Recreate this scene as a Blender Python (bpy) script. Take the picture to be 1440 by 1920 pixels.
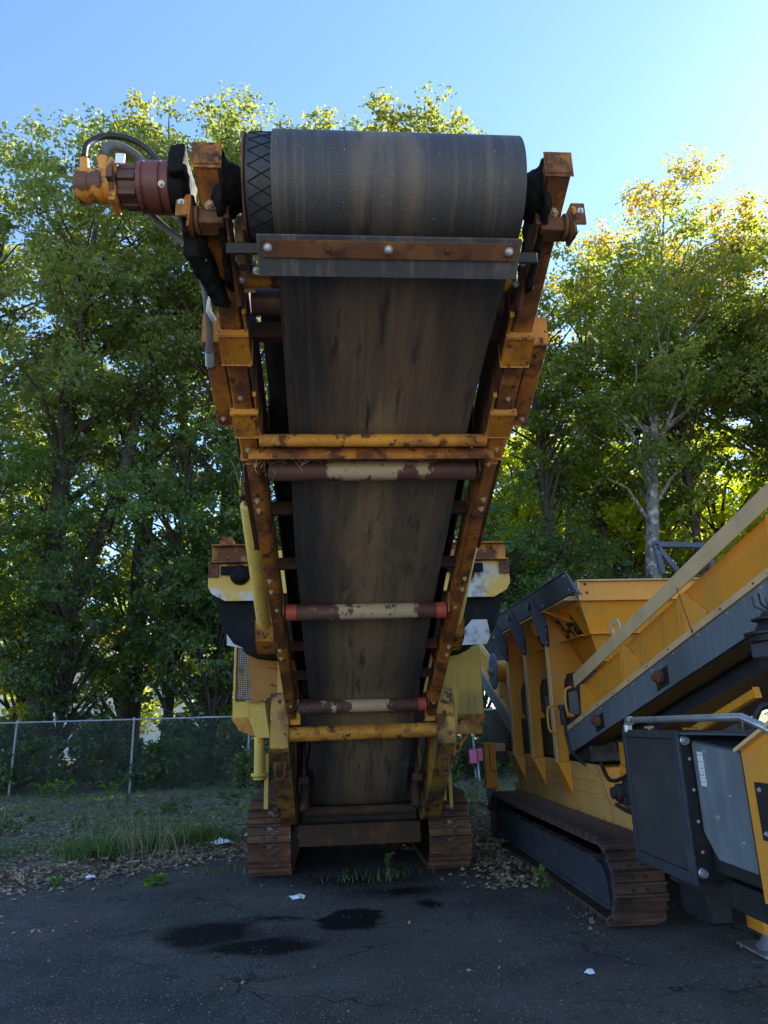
import bpy, bmesh, math, random
import numpy as np
from mathutils import Vector, Matrix, Quaternion

for o in list(bpy.data.objects):
    bpy.data.objects.remove(o)
scene = bpy.context.scene
COL = scene.collection
rad = math.radians

# ------------------------------------------------------------------ camera
CAM_H = 1.6
YAW, PITCH, ROLL = rad(4.2), rad(16.5), 0.029
cam_data = bpy.data.cameras.new('camera')
cam = bpy.data.objects.new('camera', cam_data)
COL.objects.link(cam)
cam_data.sensor_fit = 'HORIZONTAL'
cam_data.sensor_width = 36.0
cam_data.lens = 36.0 * 1331.0 / 1440.0
cam_data.clip_start = 0.05
cam_data.clip_end = 3000.0
_f0 = Vector((math.sin(YAW), math.cos(YAW), 0)); _r0 = Vector((math.cos(YAW), -math.sin(YAW), 0)); _u0 = Vector((0, 0, 1))
_f = _f0 * math.cos(PITCH) + _u0 * math.sin(PITCH)
_u1 = -_f0 * math.sin(PITCH) + _u0 * math.cos(PITCH)
_R = _r0 * math.cos(ROLL) - _u1 * math.sin(ROLL)
_U = _r0 * math.sin(ROLL) + _u1 * math.cos(ROLL)
_m = Matrix((_R, _U, -_f)).transposed()
cam.matrix_world = Matrix.Translation((0, 0, CAM_H)) @ _m.to_4x4()
scene.camera = cam
scene.render.resolution_x, scene.render.resolution_y = 768, 1024

# ------------------------------------------------------------------ sky and sun
SUN_AZ, SUN_EL = rad(51.0), rad(35.0)      # azimuth clockwise from +Y
world = bpy.data.worlds.new('World')
scene.world = world
world.use_nodes = True
wn = world.node_tree.nodes; wl = world.node_tree.links
wn.clear()
sky = wn.new('ShaderNodeTexSky'); sky.sky_type = 'NISHITA'; sky.sun_disc = False
sky.sun_elevation = SUN_EL; sky.sun_rotation = SUN_AZ
sky.air_density = 1.0; sky.dust_density = 0.10; sky.ozone_density = 4.5; sky.altitude = 50
bg = wn.new('ShaderNodeBackground'); bg.inputs['Strength'].default_value = 0.13
wo = wn.new('ShaderNodeOutputWorld')
wl.new(sky.outputs[0], bg.inputs[0]); wl.new(bg.outputs[0], wo.inputs[0])
sun_data = bpy.data.lights.new('sun', 'SUN'); sun_data.energy = 5.0; sun_data.angle = rad(0.53); sun_data.color = (1.0, 0.93, 0.80)
sun = bpy.data.objects.new('sun', sun_data); COL.objects.link(sun)
sun.rotation_euler = Vector((-math.sin(SUN_AZ) * math.cos(SUN_EL), -math.cos(SUN_AZ) * math.cos(SUN_EL), -math.sin(SUN_EL))).to_track_quat('-Z', 'Y').to_euler()
sun.location = (20, 20, 40)
vs = scene.view_settings
vs.view_transform = 'Standard'; vs.look = 'None'; vs.gamma = 1.0; vs.exposure = 1.62; vs.use_curve_mapping = False
scene.render.engine = 'CYCLES'
scene.cycles.max_bounces = 7; scene.cycles.transmission_bounces = 4; scene.cycles.diffuse_bounces = 5

# ------------------------------------------------------------------ materials
MATS = {}
def mat(name, base, layers=(), rough=0.6, metal=0.0, bump=0.0, bscale=60.0, spec=0.4):
    """Principled paint/steel/rubber with noise layers: dict(c, s, lo, hi, st, d, r)."""
    m = bpy.data.materials.new(name); m.use_nodes = True
    nt = m.node_tree; n = nt.nodes; l = nt.links
    b = n['Principled BSDF']; b.inputs['Metallic'].default_value = metal
    b.inputs['Specular IOR Level'].default_value = spec
    tc = n.new('ShaderNodeTexCoord')
    col = None; rg = None; h = None
    seed = random.Random(name).uniform(0, 90)
    for i, L in enumerate(layers):
        mp = n.new('ShaderNodeMapping'); mp.inputs['Scale'].default_value = L.get('st', (1, 1, 1))
        l.new(tc.outputs['Object'], mp.inputs['Vector'])
        tx = n.new('ShaderNodeTexNoise'); tx.noise_dimensions = '4D'
        tx.inputs['W'].default_value = seed + i * 3.7
        tx.inputs['Scale'].default_value = L['s']; tx.inputs['Detail'].default_value = L.get('d', 5.0)
        tx.inputs['Roughness'].default_value = L.get('nr', 0.6)
        l.new(mp.outputs[0], tx.inputs['Vector'])
        rp = n.new('ShaderNodeMapRange'); rp.clamp = True
        rp.inputs['From Min'].default_value = L['lo']; rp.inputs['From Max'].default_value = L['hi']
        if 'band' in L:      # dust or wear that gathers along the middle of the belt or roller
            hw, kk = L['band']
            sx_ = n.new('ShaderNodeSeparateXYZ'); l.new(tc.outputs['Object'], sx_.inputs[0])
            ab = n.new('ShaderNodeMath'); ab.operation = 'ABSOLUTE'; l.new(sx_.outputs[0], ab.inputs[0])
            ma = n.new('ShaderNodeMath'); ma.operation = 'MULTIPLY_ADD'; l.new(ab.outputs[0], ma.inputs[0]); ma.inputs[1].default_value = -kk; ma.inputs[2].default_value = hw * kk
            ad_ = n.new('ShaderNodeMath'); ad_.operation = 'ADD'; l.new(ma.outputs[0], ad_.inputs[0]); l.new(tx.outputs['Fac'], ad_.inputs[1])
            vv = ad_.outputs[0]
            if 'clean' in L:   # cleaner stretch of belt from this object-space Y forward
                yk = n.new('ShaderNodeMapRange'); yk.inputs['From Min'].default_value = L['clean'][0]; yk.inputs['From Max'].default_value = L['clean'][1]; yk.inputs['To Min'].default_value = L['clean'][2]; yk.inputs['To Max'].default_value = 0
                l.new(sx_.outputs[1], yk.inputs['Value']); a2 = n.new('ShaderNodeMath'); a2.operation = 'ADD'; l.new(vv, a2.inputs[0]); l.new(yk.outputs[0], a2.inputs[1]); vv = a2.outputs[0]
            l.new(vv, rp.inputs['Value'])
        else:
            l.new(tx.outputs['Fac'], rp.inputs['Value'])
        mx = n.new('ShaderNodeMix'); mx.data_type = 'RGBA'
        l.new(rp.outputs[0], mx.inputs[0])
        if col is None: mx.inputs[6].default_value = (*base, 1)
        else: l.new(col, mx.inputs[6])
        mx.inputs[7].default_value = (*L['c'], 1)
        col = mx.outputs[2]
        if 'r' in L:
            mr = n.new('ShaderNodeMix'); mr.data_type = 'FLOAT'
            l.new(rp.outputs[0], mr.inputs[0])
            if rg is None: mr.inputs[2].default_value = rough
            else: l.new(rg, mr.inputs[2])
            mr.inputs[3].default_value = L['r']; rg = mr.outputs[0]
        if L.get('h'):
            mh = n.new('ShaderNodeMath'); mh.operation = 'MULTIPLY_ADD'
            l.new(rp.outputs[0], mh.inputs[0]); mh.inputs[1].default_value = L['h']
            if h is None: mh.inputs[2].default_value = 0
            else: l.new(h, mh.inputs[2])
            h = mh.outputs[0]
    if col is None: b.inputs['Base Color'].default_value = (*base, 1)
    else: l.new(col, b.inputs['Base Color'])
    if rg is None: b.inputs['Roughness'].default_value = rough
    else: l.new(rg, b.inputs['Roughness'])
    if bump > 0:
        tx = n.new('ShaderNodeTexNoise'); tx.inputs['Scale'].default_value = bscale; tx.inputs['Detail'].default_value = 4
        l.new(tc.outputs['Object'], tx.inputs['Vector'])
        hh = tx.outputs['Fac']
        if h is not None:
            ad = n.new('ShaderNodeMath'); ad.operation = 'ADD'; l.new(hh, ad.inputs[0]); l.new(h, ad.inputs[1]); hh = ad.outputs[0]
        bp = n.new('ShaderNodeBump'); bp.inputs['Strength'].default_value = bump; bp.inputs['Distance'].default_value = 0.004
        l.new(hh, bp.inputs['Height']); l.new(bp.outputs[0], b.inputs['Normal'])
    MATS[name] = m
    return m

RUST = (0.105, 0.040, 0.018); RUSTD = (0.045, 0.020, 0.013); DUST = (0.20, 0.15, 0.085)
mat('old_yellow', (0.60, 0.265, 0.022), [
    dict(c=(0.36, 0.140, 0.016), s=2.5, lo=.40, hi=.62), dict(c=(0.58, 0.38, 0.11), s=6, lo=.56, hi=.72),
    dict(c=(0.22, 0.085, 0.025), s=7, lo=.50, hi=.66, d=9, r=.8), dict(c=RUST, s=11, lo=.56, hi=.60, d=10, r=.9, h=-.8), dict(c=RUSTD, s=60, lo=.62, hi=.65, d=4, r=.9, h=-.5)], rough=.55, bump=.25)
mat('pale_yellow', (0.66, 0.43, 0.075), [
    dict(c=(0.50, 0.36, 0.08), s=1.8, lo=.40, hi=.62), dict(c=(0.30, 0.24, 0.10), s=5, lo=.55, hi=.75, st=(2, 2, .4)),
    dict(c=(0.10, 0.075, 0.035), s=48, lo=.63, hi=.68, d=3, r=.9), dict(c=RUST, s=7, lo=.66, hi=.69, d=8, r=.9)], rough=.6, bump=.2)
mat('orange_rust', (0.46, 0.175, 0.018), [
    dict(c=(0.24, 0.085, 0.018), s=3.0, lo=.38, hi=.62), dict(c=RUST, s=5, lo=.45, hi=.56, d=11, nr=.68, r=.9, h=-.6),
    dict(c=RUSTD, s=13, lo=.55, hi=.63, d=10, nr=.68, r=.92, h=-.8), dict(c=(.5, .27, .05), s=20, lo=.66, hi=.7, d=6)], rough=.6, bump=.35)
mat('rust_steel', (0.115, 0.048, 0.022), [
    dict(c=(0.22, 0.105, 0.035), s=4, lo=.52, hi=.68, d=8), dict(c=RUSTD, s=9, lo=.5, hi=.62, d=8), dict(c=(0.30, 0.22, .15), s=30, lo=.66, hi=.74)],
    rough=.85, bump=.5, bscale=90)
mat('dark_steel', (0.030, 0.027, 0.027), [dict(c=(0.075, 0.042, 0.028), s=5, lo=.52, hi=.7, d=7)], rough=.7, bump=.3)
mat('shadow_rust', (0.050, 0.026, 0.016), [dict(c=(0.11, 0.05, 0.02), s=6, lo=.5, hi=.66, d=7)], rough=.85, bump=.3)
mat('grease', (0.0040, 0.0040, 0.0043), [dict(c=(0.010, 0.009, 0.009), s=14, lo=.45, hi=.65, r=.9)], rough=.7, bump=1.0, bscale=38, spec=.18)
mat('black_rubber', (0.0075, 0.0075, 0.008), [dict(c=(0.020, 0.019, 0.019), s=5, lo=.5, hi=.75, st=(2, 1, 1))], rough=.8, bump=.25, spec=.2)
mat('hose_rubber', (0.020, 0.021, 0.024), [dict(c=(0.06, 0.058, 0.055), s=12, lo=.55, hi=.75)], rough=.45, bump=.15)
mat('grey_hose', (0.085, 0.083, 0.085), [dict(c=(0.16, 0.15, 0.14), s=12, lo=.5, hi=.75)], rough=.6, bump=.15)
mat('belt', (0.040, 0.040, 0.044), [
    dict(c=(0.235, 0.170, 0.108), s=1.1, lo=.42, hi=.68, st=(3.0, .30, .4), d=8, band=(.28, .80), clean=(-8.1, -7.6, -.20)),
    dict(c=(0.095, 0.078, 0.064), s=5, lo=.48, hi=.7, st=(9, .25, .4), d=5),
    dict(c=(0.270, 0.190, 0.115), s=1.0, lo=.53, hi=.66, st=(1.6, .7, .8), d=11, nr=.7, band=(.20, .35), clean=(-8.1, -7.6, -.25)),
    dict(c=(0.036, 0.035, 0.038), s=6, lo=.55, hi=.66, st=(2.6, .40, .45), d=10, nr=.7, r=.5),
    dict(c=(0.24, 0.19, 0.14), s=120, lo=.66, hi=.72, d=2)], rough=.60, bump=.5, bscale=110, spec=.5)
mat('lagging', (0.022, 0.024, 0.028), [dict(c=(0.042, 0.042, 0.045), s=8, lo=.45, hi=.7)], rough=.55, bump=.2)
mat('scraper_rubber', (0.060, 0.066, 0.078), [dict(c=(0.16, 0.15, 0.14), s=5, lo=.50, hi=.72, st=(6, 1, .8), d=7), dict(c=(0.035, 0.038, 0.046), s=4, lo=.55, hi=.66)], rough=.6, bump=.2)
mat('roller_paint', (0.085, 0.036, 0.030), [
    dict(c=(0.050, 0.025, 0.024), s=5, lo=.45, hi=.65),
    dict(c=(0.36, 0.28, 0.175), s=5.5, lo=.49, hi=.53, st=(1.2, 1, 1), d=12, nr=.66, h=.6, band=(.22, .75)), dict(c=(0.24, 0.15, 0.075), s=12, lo=.60, hi=.72, d=9), dict(c=(0.07, .04, .03), s=40, lo=.63, hi=.66, d=5)], rough=.65, bump=.3)
mat('tan_paint', (0.40, 0.185, 0.035), [dict(c=(0.30, 0.13, 0.03), s=2.5, lo=.42, hi=.65), dict(c=RUST, s=10, lo=.62, hi=.68, d=9)], rough=.6, bump=.15)  # yellow paint made darker: the gusset's shade is put into the colour
mat('grimy_yellow', (0.50, 0.26, 0.035), [dict(c=(0.20, 0.125, 0.05), s=2.0, lo=.40, hi=.60, d=8), dict(c=(0.055, 0.038, 0.024), s=4.5, lo=.46, hi=.62, st=(1, 1, .6), d=10, r=.85), dict(c=RUST, s=9, lo=.55, hi=.60, d=10, r=.9, h=-.6), dict(c=(0.58, 0.36, .08), s=14, lo=.64, hi=.68, d=6)], rough=.6, bump=.3)  # grime and rust; the dark brown also puts shade into the arms' colour
mat('roller_red', (0.36, 0.055, 0.035), [dict(c=(0.12, 0.035, 0.03), s=9, lo=.5, hi=.7, d=7)], rough=.6, bump=.2)
mat('motor_red', (0.175, 0.050, 0.032), [dict(c=(0.085, 0.036, 0.026), s=4, lo=.42, hi=.6), dict(c=(0.26, 0.12, .07), s=12, lo=.62, hi=.72, d=7)], rough=.45, bump=.25)
mat('motor_brown', (0.085, 0.042, 0.032), [dict(c=(0.16, 0.08, 0.05), s=6, lo=.5, hi=.7, d=6), dict(c=RUSTD, s=11, lo=.55, hi=.7)], rough=.5, bump=.25)
mat('motor_yellow', (0.58, 0.24, 0.030), [dict(c=(0.115, 0.048, 0.026), s=9.5, lo=.49, hi=.54, d=7, nr=.55, h=-.6), dict(c=(0.42, 0.17, 0.03), s=9, lo=.55, hi=.7)], rough=.5, bump=.3)
mat('white_worn', (0.44, 0.44, 0.43), [dict(c=(0.55, 0.33, 0.05), s=2.4, lo=.45, hi=.53, d=9), dict(c=(0.25, 0.11, 0.045), s=5, lo=.54, hi=.64, d=10, r=.85), dict(c=(0.12, 0.10, 0.09), s=8, lo=.56, hi=.7, d=9), dict(c=(.1, .06, .04), s=60, lo=.66, hi=.7)], rough=.45, bump=.2)
mat('zinc', (0.55, 0.56, 0.57), [dict(c=(0.30, 0.29, 0.27), s=20, lo=.5, hi=.75)], rough=.4, metal=.6)
mat('bolt_tan', (0.40, 0.30, 0.19), [dict(c=RUST, s=20, lo=.52, hi=.66)], rough=.6, metal=.2)
mat('track_steel', (0.105, 0.048, 0.028), [dict(c=(0.21, 0.085, 0.035), s=3.2, lo=.46, hi=.66, d=8), dict(c=(0.042, 0.026, 0.022), s=5, lo=.5, hi=.66, d=7), dict(c=(0.36, 0.27, 0.20), s=9, lo=.60, hi=.72, d=9)], rough=.75, bump=.5)
mat('track_dark', (0.085, 0.048, 0.036), [dict(c=(0.16, 0.080, 0.055), s=3.2, lo=.48, hi=.68, d=8), dict(c=(0.030, 0.022, 0.021), s=5, lo=.5, hi=.66, d=7)], rough=.75, bump=.4)
mat('new_yellow', (0.76, 0.300, 0.022), [dict(c=(0.64, 0.265, 0.030), s=1.2, lo=.4, hi=.7), dict(c=(0.44, 0.26, 0.07), s=4, lo=.52, hi=.74, st=(2.2, 2.2, .35), d=8), dict(c=(0.34, 0.24, 0.13), s=1.6, lo=.56, hi=.78, d=9, r=.7), dict(c=(0.10, 0.06, 0.03), s=46, lo=.67, hi=.70, d=3)], rough=.45, bump=.12)
mat('chassis_yellow', (0.62, 0.33, 0.085), [dict(c=(0.42, 0.27, 0.12), s=2.4, lo=.42, hi=.66, d=8), dict(c=(0.16, 0.11, 0.06), s=6, lo=.56, hi=.74, d=9, st=(1, 1, .5)), dict(c=(0.07, 0.05, 0.035), s=40, lo=.66, hi=.70, d=3)], rough=.65, bump=.15)
mat('dusty_yellow', (0.68, 0.45, 0.22), [dict(c=(0.52, 0.36, 0.19), s=3, lo=.4, hi=.7), dict(c=(0.22, 0.17, .10), s=9, lo=.60, hi=.80, d=8)], rough=.65, bump=.1)
mat('panel_grey', (0.135, 0.165, 0.195), [dict(c=(0.21, 0.235, 0.26), s=4, lo=.5, hi=.74, st=(4, 4, .6), d=7), dict(c=(0.10, 0.115, 0.13), s=1.5, lo=.45, hi=.7)], rough=.5, bump=.08)
mat('wing_grey', (0.060, 0.070, 0.092), [dict(c=(0.095, 0.105, 0.13), s=3, lo=.5, hi=.75)], rough=.55, bump=.08)
mat('frame_black', (0.014, 0.014, 0.017), [dict(c=(0.04, 0.038, 0.038), s=6, lo=.55, hi=.75)], rough=.5, bump=.1)
mat('navy_black', (0.030, 0.036, 0.055), [dict(c=(0.07, 0.068, 0.075), s=5, lo=.5, hi=.75, d=7)], rough=.5, bump=.1)
mat('grille_dark', (0.030, 0.031, 0.036), [dict(c=(0.055, 0.054, 0.052), s=3, lo=.45, hi=.75)], rough=.75, bump=.5, bscale=260)
mat('engine_dark', (0.026, 0.026, 0.029), [dict(c=(0.11, 0.11, 0.115), s=9, lo=.54, hi=.62), dict(c=(0.012, .012, .013), s=5, lo=.5, hi=.6)], rough=.55, bump=.3)
mat('galvanised', (0.42, 0.45, 0.50), [dict(c=(0.30, 0.31, 0.33), s=10, lo=.45, hi=.7)], rough=.38, metal=.7)
mat('fence_steel', (0.36, 0.38, 0.41), [dict(c=(0.24, 0.25, 0.27), s=8, lo=.45, hi=.7)], rough=.55, metal=.3)
mat('fence_wire', (0.13, 0.145, 0.145), [dict(c=(0.11, 0.12, 0.12), s=3, lo=.45, hi=.7)], rough=.6, metal=.2)
mat('exhaust_steel', (0.42, 0.40, 0.38), [dict(c=(0.20, 0.15, 0.12), s=5, lo=.45, hi=.65, d=7), dict(c=(0.30, 0.20, .13), s=14, lo=.6, hi=.7)], rough=.32, metal=.85, bump=.08)
mat('sticker_white', (0.72, 0.73, 0.74), [dict(c=(0.25, 0.30, 0.40), s=60, lo=.60, hi=.66, d=2)], rough=.45)
mat('letter_black', (0.010, 0.010, 0.011), rough=.5)
mat('pink_plastic', (0.52, 0.10, 0.20), [dict(c=(0.40, 0.07, 0.14), s=5, lo=.4, hi=.7)], rough=.5)
mat('wall_pale', (0.74, 0.73, 0.69), [dict(c=(0.60, 0.58, 0.53), s=1.4, lo=.5, hi=.75)], rough=.8)
mat('roof_grey', (0.22, 0.22, 0.23), [dict(c=(0.15, 0.15, 0.16), s=2, lo=.45, hi=.7)], rough=.8)
mat('pane_dark', (0.03, 0.04, 0.05), rough=.1)
mat('bark_dark', (0.050, 0.040, 0.032), [dict(c=(0.10, 0.085, 0.07), s=5, lo=.5, hi=.7, st=(3, 3, .5), d=7), dict(c=(0.026, 0.021, 0.018), s=7, lo=.52, hi=.66, st=(3, 3, .4), d=6)], rough=.9, bump=.9, bscale=14)
mat('bark_pale', (0.155, 0.145, 0.13), [dict(c=(0.34, 0.35, 0.33), s=4.5, lo=.50, hi=.60, d=8), dict(c=(0.06, 0.052, 0.045), s=3, lo=.53, hi=.64, st=(1.5, 1.5, .6), d=8)], rough=.9, bump=.8, bscale=16)
mat('straw', (0.36, 0.28, 0.17), [dict(c=(0.20, 0.14, 0.08), s=9, lo=.4, hi=.7)], rough=.8)
mat('plastic_white', (0.66, 0.70, 0.76), rough=.5)
mat('dead_leaf', (0.29, 0.195, 0.12), [dict(c=(0.48, 0.36, 0.24), s=7, lo=.5, hi=.6, d=2), dict(c=(0.11, 0.06, 0.035), s=5, lo=.54, hi=.64, d=2)], rough=.85)

def leaf_mat(name, c0, c1, c2=None, trans=0.6, tmul=3.0):
    m = bpy.data.materials.new(name); m.use_nodes = True
    nt = m.node_tree; n = nt.nodes; l = nt.links; n.clear()
    at = n.new('ShaderNodeAttribute'); at.attribute_name = 'tint'
    rp = n.new('ShaderNodeValToRGB'); e = rp.color_ramp.elements
    e[0].color = (*c0, 1); e[0].position = 0.0
    e[1].color = (*c1, 1); e[1].position = 0.62 if c2 else 1.0
    if c2:
        x = e.new(1.0); x.color = (*c2, 1)
    l.new(at.outputs['Fac'], rp.inputs[0])
    oi = n.new('ShaderNodeObjectInfo')
    hs = n.new('ShaderNodeHueSaturation')
    mr = n.new('ShaderNodeMapRange'); mr.inputs['To Min'].default_value = .80; mr.inputs['To Max'].default_value = 1.2
    l.new(oi.outputs['Random'], mr.inputs['Value']); l.new(mr.outputs[0], hs.inputs['Value']); l.new(rp.outputs[0], hs.inputs['Color'])
    df = n.new('ShaderNodeBsdfDiffuse'); l.new(hs.outputs[0], df.inputs['Color'])
    tl = n.new('ShaderNodeBsdfTranslucent')
    mu = n.new('ShaderNodeMix'); mu.data_type = 'RGBA'; mu.blend_type = 'MULTIPLY'; mu.inputs[0].default_value = 1
    l.new(hs.outputs[0], mu.inputs[6]); mu.inputs[7].default_value = (tmul * 1.25, tmul * 1.15, tmul * .45, 1)
    l.new(mu.outputs[2], tl.inputs['Color'])
    mx = n.new('ShaderNodeMixShader'); mx.inputs[0].default_value = trans
    l.new(df.outputs[0], mx.inputs[1]); l.new(tl.outputs[0], mx.inputs[2])
    gl = n.new('ShaderNodeBsdfGlossy'); gl.inputs['Roughness'].default_value = .45; gl.inputs['Color'].default_value = (.9, .95, 1, 1)
    m2 = n.new('ShaderNodeMixShader'); m2.inputs[0].default_value = .045
    l.new(mx.outputs[0], m2.inputs[1]); l.new(gl.outputs[0], m2.inputs[2])
    o = n.new('ShaderNodeOutputMaterial'); l.new(m2.outputs[0], o.inputs[0])
    MATS[name] = m
leaf_mat('leaf_oak', (0.060, 0.088, 0.032), (0.108, 0.132, 0.042), (0.19, 0.18, 0.05), trans=.62)
leaf_mat('leaf_maple', (0.055, 0.092, 0.022), (0.115, 0.140, 0.026), (0.30, 0.15, 0.03))
leaf_mat('leaf_dark', (0.036, 0.070, 0.024), (0.068, 0.110, 0.032), (0.13, 0.165, 0.035), trans=.62)
leaf_mat('leaf_glow', (0.12, 0.17, 0.022), (0.20, 0.23, 0.028), (0.26, 0.25, 0.03), trans=.72, tmul=3.2)
leaf_mat('leaf_bright', (0.06, 0.13, 0.025), (0.12, 0.20, 0.035), (0.2, 0.25, 0.05))
leaf_mat('grass_blade', (0.030, 0.066, 0.016), (0.075, 0.125, 0.028), (0.20, 0.18, 0.07), trans=.4)

# ------------------------------------------------------------------ mesh helpers
class MB:
    def __init__(s): s.v = []; s.f = []
    def add(s, vs, fs):
        k = len(s.v); s.v += [tuple(v) for v in vs]; s.f += [tuple(i + k for i in f) for f in fs]; return s
    def box(s, x0, x1, y0, y1, z0, z1):
        return s.add([(x0, y0, z0), (x1, y0, z0), (x1, y1, z0), (x0, y1, z0), (x0, y0, z1), (x1, y0, z1), (x1, y1, z1), (x0, y1, z1)],
                     [(0, 3, 2, 1), (4, 5, 6, 7), (0, 1, 5, 4), (1, 2, 6, 5), (2, 3, 7, 6), (3, 0, 4, 7)])
    def prism(s, pts, ext):
        n = len(pts); e = Vector(ext)
        a = [Vector(p) for p in pts]; nn = Vector((0, 0, 0))
        for i in range(n): nn += (a[i] - a[0]).cross(a[(i + 1) % n] - a[0])
        if nn.dot(e) > 0: a = a[::-1]
        vs = a + [p + e for p in a]
        fs = [tuple(range(n)), tuple(range(2 * n - 1, n - 1, -1))]
        fs += [(i, i + n, (i + 1) % n + n, (i + 1) % n)  for i in range(n)]
        fs = [fs[0], fs[1]] + [tuple(reversed(f)) for f in fs[2:]]
        return s.add(vs, fs)
    def yz(s, poly, x0, x1): return s.prism([(x0, y, z) for y, z in poly], (x1 - x0, 0, 0))
    def xz(s, poly, y0, y1): return s.prism([(x, y0, z) for x, z in poly], (0, y1 - y0, 0))
    def xy(s, poly, z0, z1): return s.prism([(x, y, z0) for x, y in poly], (0, 0, z1 - z0))
    def lathe(s, p0, axis, prof, n=20):
        """prof: list of (dist along axis, radius); closed ends."""
        a = Vector(axis).normalized(); p0 = Vector(p0)
        u = a.orthogonal().normalized(); w = a.cross(u)
        vs = []; fs = []
        for d, r in prof:
            for i in range(n):
                t = 2 * math.pi * i / n
                vs.append(p0 + a * d + (u * math.cos(t) + w * math.sin(t)) * r)
        for k in range(len(prof) - 1):
            for i in range(n):
                j = (i + 1) % n
                fs.append((k * n + i, k * n + j, (k + 1) * n + j, (k + 1) * n + i))
        fs.append(tuple(range(n - 1, -1, -1))); m = (len(prof) - 1) * n
        fs.append(tuple(m + i for i in range(n)))
        return s.add(vs, fs)
    def cyl(s, p0, p1, r0, r1=None, n=14):
        d = Vector(p1) - Vector(p0)
        return s.lathe(p0, d, [(0, r0), (d.length, r0 if r1 is None else r1)], n)
    def tube(s, pts, r, n=8):
        pts = [Vector(p) for p in pts]; rs = r if isinstance(r, (list, tuple)) else [r] * len(pts)
        vs = []; fs = []; u = None
        for k, p in enumerate(pts):
            t = (pts[min(k + 1, len(pts) - 1)] - pts[max(k - 1, 0)]).normalized()
            if u is None: u = t.orthogonal().normalized()
            u = (u - t * u.dot(t)).normalized(); w = t.cross(u)
            for i in range(n):
                a = 2 * math.pi * i / n
                vs.append(p + (u * math.cos(a) + w * math.sin(a)) * rs[k])
        for k in range(len(pts) - 1):
            for i in range(n):
                j = (i + 1) % n
                fs.append((k * n + i, k * n + j, (k + 1) * n + j, (k + 1) * n + i))
        fs.append(tuple(range(n - 1, -1, -1))); m = (len(pts) - 1) * n
        fs.append(tuple(m + i for i in range(n)))
        return s.add(vs, fs)
    def bar(s, p0, p1, w, h, up=(0, 0, 1)):
        """rectangular bar from p0 to p1 (centre line)."""
        p0 = Vector(p0); p1 = Vector(p1); t = (p1 - p0).normalized(); x = t.cross(Vector(up)).normalized(); z = x.cross(t)
        q = [p0 + x * (a * w / 2) + z * (b * h / 2) for a, b in ((-1, -1), (1, -1), (1, 1), (-1, 1))]
        return s.prism(q, p1 - p0)
    def mesh(s, name, off=(0, 0, 0), smooth=40):
        me = bpy.data.meshes.new(name)
        o = Vector(off)
        me.from_pydata([tuple(Vector(v) - o) for v in s.v], [], s.f)
        me.validate(); me.update()
        if smooth:
            me.polygons.foreach_set('use_smooth', [True] * len(me.polygons))
            me.set_sharp_from_angle(angle=rad(smooth))
        return me

ORIGIN = {}
def empty(name, loc, label, cat, group=None, rz=0.0):
    o = bpy.data.objects.new(name, None); COL.objects.link(o); o.location = loc; o.rotation_euler = (0, 0, rz)
    o.empty_display_size = .2
    o['label'] = label; o['category'] = cat
    if group: o['group'] = group
    ORIGIN[o.name] = Vector(loc)
    return o
def tag(o, label, cat, group=None):
    o['label'] = label; o['category'] = cat
    if group: o['group'] = group
    return o
def root_of(p):
    while p.parent: p = p.parent
    return p
def build(mb, name, m, parent=None, bevel=0.0, smooth=40, label=None):
    """world-coordinate MB -> one mesh object; parts keep their thing's base as origin."""
    off = ORIGIN[root_of(parent).name] if parent else (0, 0, 0)
    me = mb.mesh(name, off, smooth)
    me.materials.append(MATS[m])
    o = bpy.data.objects.new(name, me); COL.objects.link(o)
    if parent: o.parent = parent
    if bevel:
        b = o.modifiers.new('bevel', 'BEVEL'); b.width = bevel; b.segments = 2; b.limit_method = 'ANGLE'; b.angle_limit = rad(50)
    if label: o['label'] = label
    return o
def piece(me, name, parent, loc, rot=None, scale=None):
    """copy of a shared mesh placed in world coordinates under parent."""
    o = bpy.data.objects.new(name, me); COL.objects.link(o); o.parent = parent
    o.location = Vector(loc) - ORIGIN[root_of(parent).name]
    if rot is not None:
        o.rotation_mode = 'QUATERNION'; o.rotation_quaternion = rot
    if scale: o.scale = scale if hasattr(scale, '__len__') else (scale,) * 3
    return o
def struct(o): o['kind'] = 'structure'; return o
def stuff(o): o['kind'] = 'stuff'; return o
BOLT = {}
def bolt(p, d, size, parent, m='zinc'):
    if m not in BOLT:
        b = MB(); b.lathe((0, 0, 0), (0, 0, 1), [(0, 1.25), (.18, 1.25)], 12); b.lathe((0, 0, .18), (0, 0, 1), [(0, .9), (.6, .9), (.72, .7)], 6); b.lathe((0, 0, .9), (0, 0, 1), [(0, .5), (.5, .5), (.6, .4)], 8)
        me = b.mesh('bolt', smooth=30); me.materials.append(MATS[m]); BOLT[m] = me
    return piece(BOLT[m], 'bolt', parent, p, Vector((0, 0, 1)).rotation_difference(Vector(d)), size)

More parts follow.
